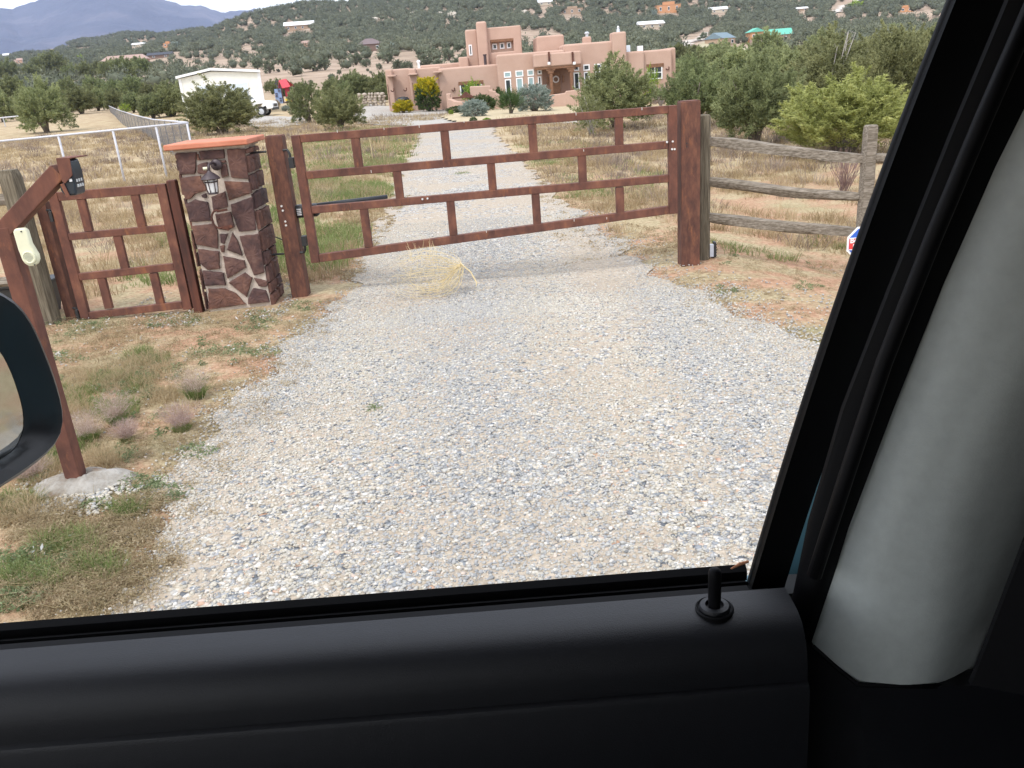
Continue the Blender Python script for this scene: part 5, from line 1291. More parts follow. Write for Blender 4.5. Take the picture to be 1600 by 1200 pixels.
pb('juniper_tree', 1300, 190, 170, 130, 'hero', 10, 'jun', 'tall mid-green juniper with bare branch tips behind the yellow-green one', JT, tmesh=limbs_mesh('trunk', 78, 12, 1.02, .42, .014, M['deadwood'], 3))
pb('juniper_tree', 1395, 196, 130, 142, 'hero', 11, 'jun', 'tall juniper at the right against the black window frame', JT)
pb('juniper_tree', 1225, 168, 110, 84, 'mid', 1, 'jun', 'mid-green juniper between the wide dark one and the tall one with bare tips', JT)
pb('juniper_tree', 1150, 160, 100, 80, 'mid', 2, 'jun', 'mid-green juniper just behind the dark one, right of the adobe house end', JT)
pb('juniper_tree', 1095, 150, 70, 52, 'mid', 3, 'jundark', 'dark round juniper close to the right end wall of the adobe house', JT)
pb('cholla_cactus', 1033, 168, 32, 34, 'airy', 12, 'cholla', 'dry grey-pink branching cholla between two junipers above the gate', 'cactus', tmesh=limbs_mesh('trunk', 79, 14, .95, .42, .035, M['deadwood'], 3))
# yard shrubs
SH = 'shrub'
pb('sage_shrub', 742, 184, 46, 27, 'round', 1, 'silver', 'small silver-green sage mound at the front of the garden bed', SH)
pb('sage_shrub', 835, 176, 62, 42, 'round', 2, 'silver', 'large silvery sage mound below the tall house windows', SH)
pb('broom_shrub', 798, 180, 44, 40, 'broom', 3, 'broom', 'upright fine-stemmed green shrub between the two silver sage mounds', SH)
pb('rosemary_shrub', 717, 178, 44, 12, 'round', 6, 'broom', 'low spreading dark shrub at the left end of the garden bed', SH)
pb('mound_shrub', 705, 181, 8, 9, 'round', 7, 'limeleaf', 'tiny round green shrub at the left tip of the garden bed', SH)
pb('mound_shrub', 740, 192, 13, 9, 'round', 8, 'broom', 'small round green shrub at the front edge of the garden bed, left of its pair', SH)
pb('mound_shrub', 761, 191, 14, 7, 'round', 9, 'limeleaf', 'small flat green shrub at the front edge of the garden bed, right of its pair', SH)
pb('yellow_shrub', 631, 177, 34, 20, 'mid', 6, 'yelflower', 'low spreading shrub with yellow flowers on the driveway corner by the garage wing', SH)
def pt_(name, px, Y, ytop, wpx, kind, i, mat, label, cat, **kw):
    g = at(px, 150, Y); g.z = gzs(g.x, g.y); h = at(px, ytop, Y).z - g.z; return bush(name, g, wpx * mpp(g), h, kind, i, mat, label, cat, **kw), g, h
t, g, h = pt_('flowering_shrub', 668, 67.9, 128, 42, 'round', 10, 'broom', 'big shrub with green base and yellow blossom top against the garage wing', SH)
c = bpy.data.objects.new('blossom', crown('mid', 11, 'yelflower')); COL.objects.link(c); c.parent = t; c.scale = (.9, .9, .72); c.location = (0, 0, .44)
pt_('broom_shrub', 753, 65.2, 147, 42, 'round', 4, 'broom', 'grey-green shrub behind the small silver sage mound', SH)
pt_('broom_shrub', 778, 67.6, 137, 20, 'mid', 5, 'broom', 'small dark shrub against the house wall left of the tall windows', SH)
pt_('vine', 740, 68.3, 123, 38, 'airy', 13, 'limeleaf', 'yellow-green climbing vine in front of the left house window', 'vine')
pt_('vine', 1017, 68.4, 101, 30, 'airy', 14, 'limeleaf', 'bright green climbing vine by the right-hand house window', 'vine')
pb('yellow_shrub', 196, 178, 22, 16, 'airy', 15, 'limeleaf', 'small yellow-green shrub beyond the far end of the chain-link fence', SH)
pb('sage_shrub', 447, 174, 14, 9, 'round', 11, 'silver', 'small grey-green sage mound below the play set', SH)
pb('grass_clump', 434, 172, 12, 16, 'broom', 16, 'strawgrass', 'tall dry straw-coloured grass clump between the truck and the play set', 'grass clump', trunk=False, cname='blades')
pb('poplar_tree', 1335, 20, 26, 18, 'far', 20, 'limeleaf', 'pale green poplar high on the slope left of the orange house', 'tree')
pb('poplar_tree', 608, 82, 22, 15, 'far', 21, 'silver', 'pale green tree beside the brown hipped-roof house', 'tree')
pb('poplar_tree', 1211, 68, 9, 19, 'far', 22, 'jun', 'slim green tree in front of the green-roofed house', 'tree')
pb('poplar_tree', 128, 100, 12, 14, 'far', 23, 'limeleaf', 'bright green tree left of the long pinkish-tan house', 'tree')
pb('poplar_tree', 275, 78, 18, 12, 'far', 24, 'silver', 'pale grey-green tree beside the tiny orange-tan house', 'tree')
pb('poplar_tree', 1022, 30, 12, 14, 'far', 25, 'silver', 'pale silver tree left of the flat-roofed orange-tan house', 'tree')

# junipers around the house and up the slopes, each its own tree
R = random.Random(31)
placed = []
def put(px, py, wpx, hpx, kind, mat, label, group):
    pb('juniper_tree', px, py, wpx, hpx, kind, R.randint(0, 2) + (30 if kind == 'far' else 40), mat, label, JT, group)
def belt(n, x0, x1, y0, y1, w0, w1, kind, mats, label, group, asp=(.75, 1.0)):
    for _ in range(n):
        for tr in range(20):
            px, py = R.uniform(x0, x1), R.uniform(y0, y1)
            py += (px - 800) * -.0797 if False else 0
            ww = R.uniform(w0, w1)
            if all(abs(px - a) > .33 * (ww + c) or abs(py - b) > .25 * (ww + c) for a, b, c in placed): break
        placed.append((px, py, ww)); put(px, py, ww, ww * R.uniform(*asp), kind, R.choice(mats), label, group)
belt(17, 105, 300, 152, 186, 28, 50, 'mid', ['jundark', 'jundark', 'jun'], 'dark green juniper in the thick belt left of the metal shed', 'junipers in the belt left of the shed')
belt(9, -60, 50, 150, 200, 30, 50, 'mid', ['jundark', 'jun'], 'dark green juniper at the left edge of the photo behind the white pipe rail', 'junipers at the left edge')
belt(12, -60, 240, 120, 146, 26, 42, 'mid', ['jundark'], 'dark juniper on the lower left slope above the thick belt', 'junipers on the lower left slope')
belt(9, 418, 470, 144, 151, 16, 24, 'mid', ['jundark'], 'dark juniper behind the red-roofed play set', 'junipers behind the play set')
belt(11, 512, 606, 150, 161, 26, 46, 'mid', ['jundark'], 'dark green juniper behind the rock wall left of the adobe house', 'junipers behind the rock wall')
belt(24, 400, 745, 90, 116, 16, 26, 'far', ['hill'], 'dark juniper in the row across the tan slope behind the adobe house', 'junipers in the row across the tan slope')
belt(26, 420, 760, 100, 134, 5, 12, 'far', ['hill'], 'small round dark juniper scattered on the open tan slope', 'small junipers on the open tan slope')
belt(20, 640, 870, 62, 92, 5, 16, 'far', ['hill'], 'small dark juniper on the tan slope around the adobe tower', 'small junipers around the adobe tower')
belt(20, 1056, 1250, 100, 140, 34, 58, 'mid', ['jundark', 'jun', 'jun'], 'mid-green juniper in the thicket right of the adobe house', 'junipers in the thicket right of the adobe house')
belt(16, 1060, 1300, 92, 108, 20, 30, 'mid', ['jundark'], 'dark juniper along the edge of the yellow field below the green-roofed house', 'junipers below the green-roofed house')
belt(16, 1240, 1460, 92, 140, 34, 64, 'mid', ['jun', 'jun', 'jundark'], 'olive juniper in the thicket behind the yellow-green one', 'junipers in the right-hand thicket')
belt(14, 1380, 1520, 60, 92, 14, 28, 'far', ['hill', 'jun'], 'dark juniper on the tan patch near the black window frame', 'junipers on the tan patch at the right')
belt(7, 1085, 1260, 62, 80, 6, 14, 'far', ['hill'], 'small shrub-sized juniper close to the green-roofed house', 'small junipers by the green-roofed house')
belt(14, 60, 300, 104, 120, 8, 20, 'far', ['hill'], 'small dark juniper on the tan slope below the long pinkish-tan house', 'small junipers below the pinkish-tan house')

def woodland():
    Rn = np.random.RandomState(77)
    # unit tree: lumpy blob plus leaf clumps
    bm = bmesh.new(); bmesh.ops.create_icosphere(bm, subdivisions=2, radius=.5); bv = np.array([v.co for v in bm.verts]); bf = np.array([[v.index for v in f.verts] for f in bm.faces]); bm.free()
    protos = []
    for s in range(6):
        q = np.random.RandomState(s); v = bv.copy(); d = unit(v)
        ph = q.uniform(0, 6, 9)
        f = .64 + .17 * np.sin(d[:, 0] * 5 + ph[0]) * np.sin(d[:, 1] * 5 + ph[1]) + .12 * np.sin(d[:, 2] * 7 + ph[2]) * np.sin(d[:, 0] * 6 + ph[3]) + q.uniform(-.09, .09, len(v))
        v = v * f[:, None]; v[:, 2] = v[:, 2] * .9 + .42; t = np.clip(.12 + q.uniform(-.12, .2, len(v)), 0, 1)
        lv, lt, tt = crown_arrays(200 + s, 64, 4, .3, .13, .036, lump=.26, srad=.07, inner=.55)
        protos.append((np.concatenate([v, lv]), np.concatenate([bf, lt + len(v)]), np.concatenate([t, tt * .9])))
    px_b = 1500; V = []; T = []; A = []; k0 = 0
    # candidates spread evenly over the slopes
    n = 60000
    az = Rn.uniform(azim(-260), azim(1760), n); r = np.sqrt(Rn.uniform(205 ** 2, 1250 ** 2, n))
    far = (az < azim(420)); r = np.where(far, np.sqrt(Rn.uniform(205 ** 2, 1750 ** 2, n)), r)
    x = r * np.sin(az); y = r * np.cos(az); z = gz(x, y); px, py = pix(x, y, z)
    dens = .5 + .5 * np.sin(x / 61. + 1) * np.sin(y / 47. + 2) + Rn.uniform(-.3, .3, n)
    keep = Rn.uniform(0, 1, n) < .62
    def ell(cx_, cy_, rx, ry, p=1.):
        cy_ += 5; ry += 4
        return (((px - cx_) / rx) ** 2 + ((py - cy_) / ry) ** 2 < 1 + Rn.uniform(-.25, .25, n)) & (Rn.uniform(0, 1, n) < p)
    clear = ell(560, 112, 230, 18, .97) | ell(700, 84, 90, 12, .93) | ell(845, 62, 45, 16, .95) | ell(545, 84, 60, 5, .85) | ell(100, 118, 80, 7, .9) | ell(235, 107, 110, 8, .95) | ell(150, 128, 90, 7, .8) \
        | ell(1130, 78, 95, 11, 1) | ell(1215, 72, 60, 7, 1) | ell(1425, 92, 30, 10, .9) | ell(1450, 26, 28, 14, .85) | ell(350, 100, 90, 8, .8) | ell(400, 80, 30, 8, .85) | ell(1360, 48, 30, 5, .8) | ell(1090, 62, 40, 6, .9) | ell(470, 48, 22, 4, .8) | ell(650, 26, 75, 4, .55)
    road = inpoly(px, py, [(1105, 42), (1130, 42), (1090, 74), (1060, 90), (1020, 92), (1020, 80), (1060, 68)]) | inpoly(px, py, [(1290, 26), (1300, 10), (1335, -4), (1352, -4), (1342, 12), (1315, 26)])
    for (hx, hy, hw) in ((468, 47, 24), (581, 80, 20), (196, 104, 34), (250, 91, 18), (262, 74, 7), (1019, 44, 20), (1045, 20, 20), (1123, 20, 15), (1139, 71, 22), (894, 22, 18), (1416, 19, 12), (1205, 68, 40), (852, 8, 12), (216, 73, 11), (85, 90, 8), (33, 98, 8), (478, 73, 11), (1253, 17, 11)):
        road |= (np.abs(px - hx) < hw * .9) & (py > hy - 2.5) & (py < hy + 13.)
    keep &= ~clear & ~road & (dens > .12)
    keep &= (py > -60)
    idx = np.nonzero(keep)[0]; idx = idx[np.argsort(r[idx])]
    # thin so crowns touch but do not pile up
    cell = {}; sel = []
    for i in idx:
        s = 4.6 if r[i] < 600 else 6.2
        c = (int(x[i] // s), int(y[i] // s), s)
        if c in cell: continue
        cell[c] = 1; sel.append(i)
    sel = np.array(sel)
    print('woodland trees', len(sel), flush=True)
    pid = Rn.randint(0, 6, len(sel))
    for p in range(6):
        ii = sel[pid == p]; v, f, t = protos[p]; m = len(ii); a = Rn.uniform(0, 6.28, m); sc = Rn.uniform(3.4, 6.6, m) * np.where(r[ii] > 600, 1.25, 1.0); h = sc * Rn.uniform(.7, 1.0, m)
        ca, sa = np.cos(a)[:, None], np.sin(a)[:, None]
        vx = (v[:, 0] * ca - v[:, 1] * sa) * sc[:, None] + x[ii][:, None]; vy = (v[:, 0] * sa + v[:, 1] * ca) * sc[:, None] + y[ii][:, None]; vz = v[:, 2] * h[:, None] + z[ii][:, None] - .1
        V.append(np.stack([vx, vy, vz], -1).reshape(-1, 3)); A.append((f[None] + (np.arange(m) * len(v))[:, None, None]).reshape(-1, 3) + k0)
        tb = Rn.uniform(-.25, .35, m); T.append(np.clip(t[None] + tb[:, None], 0, 1).reshape(-1)); k0 += m * len(v)
    o = fast('pinyon_juniper_woodland', np.concatenate(V), np.concatenate(A), M['hill'], np.concatenate(T))
    tag(o, 'dense dark green pinyon and juniper woodland covering the far slopes', 'woodland', None, 'stuff')
woodland()

# ---- grasses, weeds, litter
def tufts(pts, hgt, spread, nb, bw, lean=.5, seed=0, tl=None, curl=.5):
    """pts (n,2); returns verts, tris, tint of bent grass blades"""
    Rn = np.random.RandomState(seed); n = len(pts); pts = np.asarray(pts)
    z = gz(pts[:, 0], pts[:, 1]); hh = hgt * Rn.uniform(.55, 1.35, n); a = Rn.uniform(0, 6.28, (n, nb)); rr = spread * np.sqrt(Rn.uniform(0, 1, (n, nb)))
    bx = pts[:, 0, None] + rr * np.cos(a); by = pts[:, 1, None] + rr * np.sin(a); bz = z[:, None] - .01 + 0 * a
    ln = lean * Rn.uniform(.1, 1.1, (n, nb)); a2 = a + Rn.normal(size=(n, nb)) * .7
    h = hh[:, None] * Rn.uniform(.5, 1.1, (n, nb))
    dx, dy = np.cos(a2) * ln, np.sin(a2) * ln
    nrm = np.sqrt(1 + dx * dx + dy * dy); h = h / nrm
    sa = Rn.uniform(0, 6.28, (n, nb)); sx, sy = np.cos(sa) * bw, np.sin(sa) * bw
    mx, my, mz = bx + dx * h * .5, by + dy * h * .5, bz + h * .58
    tx, ty, tz = bx + dx * h * (1 + curl), by + dy * h * (1 + curl), bz + h * (1 - .25 * curl)
    P = np.stack([np.stack([bx - sx, by - sy, bz], -1), np.stack([bx + sx, by + sy, bz], -1), np.stack([mx - sx * .7, my - sy * .7, mz], -1), np.stack([mx + sx * .7, my + sy * .7, mz], -1), np.stack([tx, ty, tz], -1)], 2).reshape(-1, 3)
    m = n * nb; q = np.arange(m)[:, None, None] * 5 + np.array([[0, 1, 3], [0, 3, 2], [2, 3, 4]])[None]
    tb = (Rn.uniform(0, 1, n) if tl is None else tl)
    t = np.clip(tb[:, None] * .7 + Rn.uniform(-.1, .4, (n, nb)), 0, 1)
    return P, q.reshape(-1, 3), np.repeat(t.reshape(-1), 5)
def merge(L_):
    V = []; T = []; A = []; k = 0
    for v, f, t in L_: V.append(v); A.append(f + k); T.append(t); k += len(v)
    return np.concatenate(V), np.concatenate(A), np.concatenate(T)
def scat(n, x0, x1, y0, y1, seed, clump=.0, cs=1.3, excl=True, pw=1.):
    Rn = np.random.RandomState(seed); x = Rn.uniform(x0, x1, n); y = y0 + (y1 - y0) * Rn.uniform(0, 1, n) ** pw
    k = np.ones(n, bool)
    if clump: k = (np.sin(x * cs + seed) * np.sin(y * cs * .8 + seed * 2) + .6 * np.sin(x * cs * 2.7 + y * cs * 1.9 + seed) + Rn.uniform(-.5, .5, n)) > clump
    if excl: k &= ~((x > drive_l(y) - .12) & (x < drive_r(y) + .12) & (y < 50))
    # keep off the structures and the vehicle
    k &= ~((x > -3.1) & (x < -2.25) & (y > 8.0) & (y < 8.75))
    k &= y > .9
    return np.stack([x[k], y[k]], -1)
def stuff(name, parts, mat, label, cat):
    v, f, t = merge(parts); return tag(fast(name, v, f, M[mat], t), label, cat, None, 'stuff')
def cl(pxs, n, rpx, seed):
    Rn = random.Random(seed); P = []
    for (px, py, w_) in pxs:
        for _ in range(int(n * w_)):
            a = Rn.uniform(0, 6.28); r_ = rpx * w_ * math.sqrt(Rn.random()); g = gp(px + r_ * math.cos(a) * 1.3, py + r_ * math.sin(a) * .5); P.append((g.x, g.y))
    return np.array(P)
stuff('dry_grass', [
    tufts(scat(5200, -17, -1.9, 8.9, 23, 1, -.15), .24, .13, 26, .0042, .7, 1),
    tufts(scat(3600, 1.0, 13, 9.2, 24, 2, -.1), .20, .13, 26, .0042, .8, 2),
    tufts(scat(5200, -34, -2.6, 22, 60, 3, -.4), .26, .26, 20, .009, .8, 3),
    tufts(scat(3400, .4, 24, 20, 50, 4, -.2), .26, .26, 20, .009, .8, 4),
    tufts(scat(700, 2.2, 7, 5.5, 9, 5, .35), .10, .07, 12, .0025, .9, 5),
    tufts(scat(900, -4.8, -2.1, 2.2, 7.8, 6, .3, 2.), .12, .07, 18, .0018, .9, 6),
    tufts(cl([(215, 585, 1.6), (130, 600, 1.8), (240, 570, 1.), (100, 640, 1.2), (60, 740, 1.4), (20, 800, 1.3), (255, 620, .8), (160, 720, .8)], 40, 26, 55), .10, .05, 34, .0016, .8, 7, np.full(int(0) or sum(int(40 * q) for q in (1.6, 1.8, 1., 1.2, 1.4, 1.3, .8, .8)), .75))], 'strawgrass', 'dry straw-coloured grass covering the fields beyond the fences', 'grass')
stuff('green_grass', [
    tufts(cl([(190, 600, 1.5), (120, 620, 1.2), (230, 560, 1.), (60, 720, 1.2), (25, 790, 1.3), (180, 640, 1.2), (110, 850, 1.4), (50, 900, 1.5), (160, 890, 1.), (110, 700, 1.2), (200, 800, .7)], 34, 26, 56), .085, .05, 34, .0016, .8, 8),
    tufts(scat(2600, -5, -1.95, 9.6, 24, 11, -.1), .20, .14, 26, .0038, .7, 11),
    tufts(scat(900, .6, 3.4, 13, 26, 12, .15), .12, .14, 22, .004, .8, 12),
    tufts(scat(1100, -8, -2.4, 22, 46, 13, .0), .16, .25, 20, .008, .8, 13),
    tufts(scat(130, 2.3, 4.6, 8.7, 10.6, 14, .35), .14, .07, 22, .003, .8, 14),
    tufts(np.array([[-.72 + .12 * math.sin(i), 19.0 + .1 * math.cos(i * 2)] for i in range(12)]), .07, .12, 26, .005, .9, 15)], 'greengrass', 'green grass along the left side of the driveway beyond the gate', 'grass')
stuff('grey_brush', [
    tufts(scat(420, 2.0, 14, 9.5, 24, 21, .1), .30, .22, 46, .0035, .8, 21),
    tufts(scat(520, -16, -3, 11, 24, 22, .25), .24, .22, 40, .0035, .9, 22),
    tufts(scat(1300, -34, -3, 24, 62, 23, .15), .38, .4, 34, .010, .8, 23),
    tufts(scat(900, 1.0, 22, 16, 42, 24, .0), .36, .34, 36, .008, .8, 24)], 'greyb', 'low grey-brown brush scattered over the dry fields', 'brush')
def mats(pts, hgt, spread, nb, lw, seed):
    """low sprawling plants: small leaves lying at all angles close to the ground"""
    Rn = np.random.RandomState(seed); n = len(pts); pts = np.asarray(pts); a = Rn.uniform(0, 6.28, (n, nb)); rr = spread * np.sqrt(Rn.uniform(0, 1, (n, nb))) * Rn.uniform(.5, 1.3, n)[:, None]
    x = pts[:, 0, None] + rr * np.cos(a); y = pts[:, 1, None] + rr * np.sin(a); z = gz(x, y) + hgt * Rn.uniform(0, 1, (n, nb)) * (1 - (rr / (spread * 1.4)) ** 2)
    p = np.stack([x, y, z], -1); d = unit(Rn.normal(size=(n, nb, 3)) * np.array([1, 1, .55])); s = unit(np.cross(d, Rn.normal(size=(n, nb, 3)))); ws = lw * Rn.uniform(.6, 1.4, (n, nb, 1))
    v = np.stack([p - d * ws * 1.6, p + s * ws * .6, p + d * ws * 1.6, p - s * ws * .6], 2).reshape(-1, 3); m = n * nb
    q = np.arange(m)[:, None, None] * 4 + np.array([[0, 1, 2], [0, 2, 3]])[None]
    t = np.clip(Rn.uniform(0, 1, n)[:, None] * .6 + Rn.uniform(-.1, .5, (n, nb)), 0, 1); return v, q.reshape(-1, 3), np.repeat(t.reshape(-1), 4)
WPX = [(215, 590, 1.6), (200, 610, 1.2), (240, 575, 1), (30, 885, 1.6), (70, 875, 1.3), (20, 935, 1.2), (110, 512, 1), (150, 505, .9), (330, 548, .8), (360, 545, .7), (395, 510, .8), (415, 500, .8), (410, 553, .6), (90, 560, .7), (588, 641, .22), (310, 710, .7), (225, 760, .9), (260, 775, .8), (255, 505, .7), (290, 500, .6), (150, 790, .5), (190, 710, .7), (480, 478, .5), (1135, 455, .4), (1260, 450, .4), (60, 745, .6), (740, 620, .0)]
stuff('green_weeds', [mats(cl(WPX, 24, 34, 5), .04, .05, 30, .0062, 31), mats(scat(130, -4.5, -2.2, 2.2, 8, 33, .3, 2.2), .04, .05, 26, .009, 32), mats(scat(90, 2.2, 6, 6, 8.8, 34, .3, 2.2), .03, .04, 22, .007, 35)], 'weed', 'low green broadleaf weeds in patches on the verge left of the gravel', 'weeds')
stuff('white_flowers', [mats(cl([(150, 503, 1.2), (110, 512, 1), (400, 505, 1), (360, 545, .6), (420, 548, .6), (90, 562, .6), (60, 870, .4), (95, 560, .5), (300, 497, .5)], 12, 26, 8), .07, .02, 2, .009, 36)], 'petal', 'tiny white flowers among the green weeds on the left verge', 'flowers')
stuff('dead_weeds', [
    mats(scat(1700, -4.8, -1.55, 2.0, 8.2, 41, .0, 2.1, False), .035, .07, 60, .0045, 41), mats(scat(1900, 1.5, 7.0, 4.6, 9.4, 42, -.1, 2.1, False), .025, .06, 44, .0042, 42),
    tufts(cl([(120, 840, 2.2), (190, 880, 2), (90, 930, 2), (60, 800, 1.6), (170, 925, 1.6), (200, 830, 1.2)], 22, 36, 29), .07, .05, 30, .0013, 1.2, 48),
    mats(cl([(120, 840, 2.2), (190, 880, 2), (90, 930, 2), (60, 800, 1.6), (170, 925, 1.6), (200, 830, 1.2), (230, 790, 1)], 40, 36, 9), .04, .06, 70, .0042, 43),
    mats(scat(800, -2.6, -1.6, 8.9, 16, 44, -.2, 2, False), .03, .08, 30, .010, 44), mats(scat(900, .7, 2.6, 8.9, 20, 45, -.2, 2, False), .03, .09, 30, .010, 45)], 'litter', 'brown dead weeds and plant litter on the red soil beside the gravel', 'dead weeds')
def straws():
    Rn = np.random.RandomState(51); P = np.concatenate([cl([(120, 840, 2.2), (190, 880, 2), (90, 930, 2), (60, 800, 1.6), (170, 925, 1.6), (200, 830, 1.2), (230, 790, 1), (230, 700, 1.2), (150, 580, 1.4)], 90, 34, 19), scat(2600, -4.6, -1.65, 1.9, 8.2, 52, .0, 2, False), scat(900, 2.1, 6.5, 5.4, 9, 53, .1, 2, False)])
    n = len(P); a = Rn.uniform(0, 6.28, n); l = .02 + .10 * Rn.uniform(0, 1, n) ** 2; z = gz(P[:, 0], P[:, 1]) + Rn.uniform(.004, .03, n)
    p0 = np.stack([P[:, 0] - np.cos(a) * l, P[:, 1] - np.sin(a) * l, z], -1); p1 = np.stack([P[:, 0] + np.cos(a) * l, P[:, 1] + np.sin(a) * l, z + Rn.uniform(-.008, .06, n)], -1)
    s = np.stack([-np.sin(a), np.cos(a), 0 * a], -1) * .0016; up = np.array([0, 0, .0016])
    v = np.stack([p0 - s, p0 + s, p0 + up * 1.6, p1], 1).reshape(-1, 3); q = np.arange(n)[:, None, None] * 4 + np.array([[0, 1, 3], [1, 2, 3], [2, 0, 3]])[None]
    tag(fast('straw_litter', v, q.reshape(-1, 3), M['strawgrass'], np.repeat(Rn.uniform(.3, 1, n), 4)), 'loose pale dry straws lying on the soil beside the gravel', 'straw', None, 'stuff')
straws()
# feathery seed-head clumps on the left verge
def plume(px, py, h, wd, sd, label):
    g = gp(px, py); t = thing('grass_clump', label, 'grass clump', g); Z = float(gz(g.x, g.y))
    def local(P): P = P.copy(); P[:, 0] -= g.x; P[:, 1] -= g.y; P[:, 2] -= g.z; return P
    v, f, tt = tufts(np.array([[g.x, g.y]]), h * .72, wd * .36, 420, .0016, .8, sd, np.array([.5])); o = fast('blades', local(v), f, M['greengrass'], tt); o.parent = t
    Rn = np.random.RandomState(sd); n = 1500; a = Rn.uniform(0, 6.28, n); fr = np.sqrt(Rn.uniform(0, 1, n)); hq = .35 + .75 * Rn.uniform(0, 1, n) ** 1.3; rr = wd * 1.0 * fr * hq * (1 + .2 * np.sin(a * 3 + sd)); hh = h * hq * (1.05 - .35 * fr ** 2)
    p = np.stack([rr * np.cos(a), rr * np.sin(a), hh], -1); d = unit(np.stack([np.cos(a) * rr / wd, np.sin(a) * rr / wd, .8 + 0 * a], -1) + Rn.normal(size=(n, 3)) * .5); s = unit(np.cross(d, Rn.normal(size=(n, 3))))
    v = np.stack([p - s * .0009, p + s * .0009, p + d * .042], 1).reshape(-1, 3); o = fast('seed_heads', v, np.arange(3 * n).reshape(-1, 3), M['purple'], np.repeat(Rn.uniform(0, 1, n), 3)); o.parent = t
plume(307, 622, .20, .15, 61, 'feathery pinkish grass clump nearest the gate, at the edge of the gravel')
plume(285, 672, .16, .14, 62, 'feathery pinkish grass clump at the gravel edge, the nearer of the two there')
plume(186, 662, .20, .13, 63, 'upright green and pinkish grass clump in the middle of the weedy verge')
plume(140, 688, .17, .14, 64, 'feathery pinkish grass clump right beside the keypad post')
plume(48, 750, .13, .13, 65, 'green grass clump just below the side mirror')
plume(200, 690, .12, .09, 66, 'small green grass clump in front of the upright one on the weedy verge')
def twig_bush(px, py, h, wd, sd, label):
    g = gp(px, py); R = random.Random(sd); m = MB()
    for i in range(60):
        a = R.uniform(0, 6.28); s = R.uniform(.1, 1) * wd; p = g + Vector((R.uniform(-.05, .05), R.uniform(-.05, .05), -.02)); q = g + Vector((s * math.cos(a), s * math.sin(a), h * R.uniform(.5, 1)))
        m.tube([p, p.lerp(q, .5) + Vector((0, 0, .03)), q], [.005, .004, .0015], 3, False)
    tag(m.build('twig_bush', pmat('dark_purplish_twigs', [(.20, .13, .12)], 5, .9), None), label, 'bush')
g = gp(583, 254); tag(MB().tube([(g.x, g.y, g.z - .02), at(580, 232, g.y - .02), at(577, 216, g.y + .03)], [.009, .007, .003], 5).build('dry_stalk', M['straw'], None), 'tall single pale dry stalk standing in the green grass behind the gate', 'dry stalk')
twig_bush(1318, 300, .75, .42, 3, 'bare purplish twig bush behind the far right fence post')

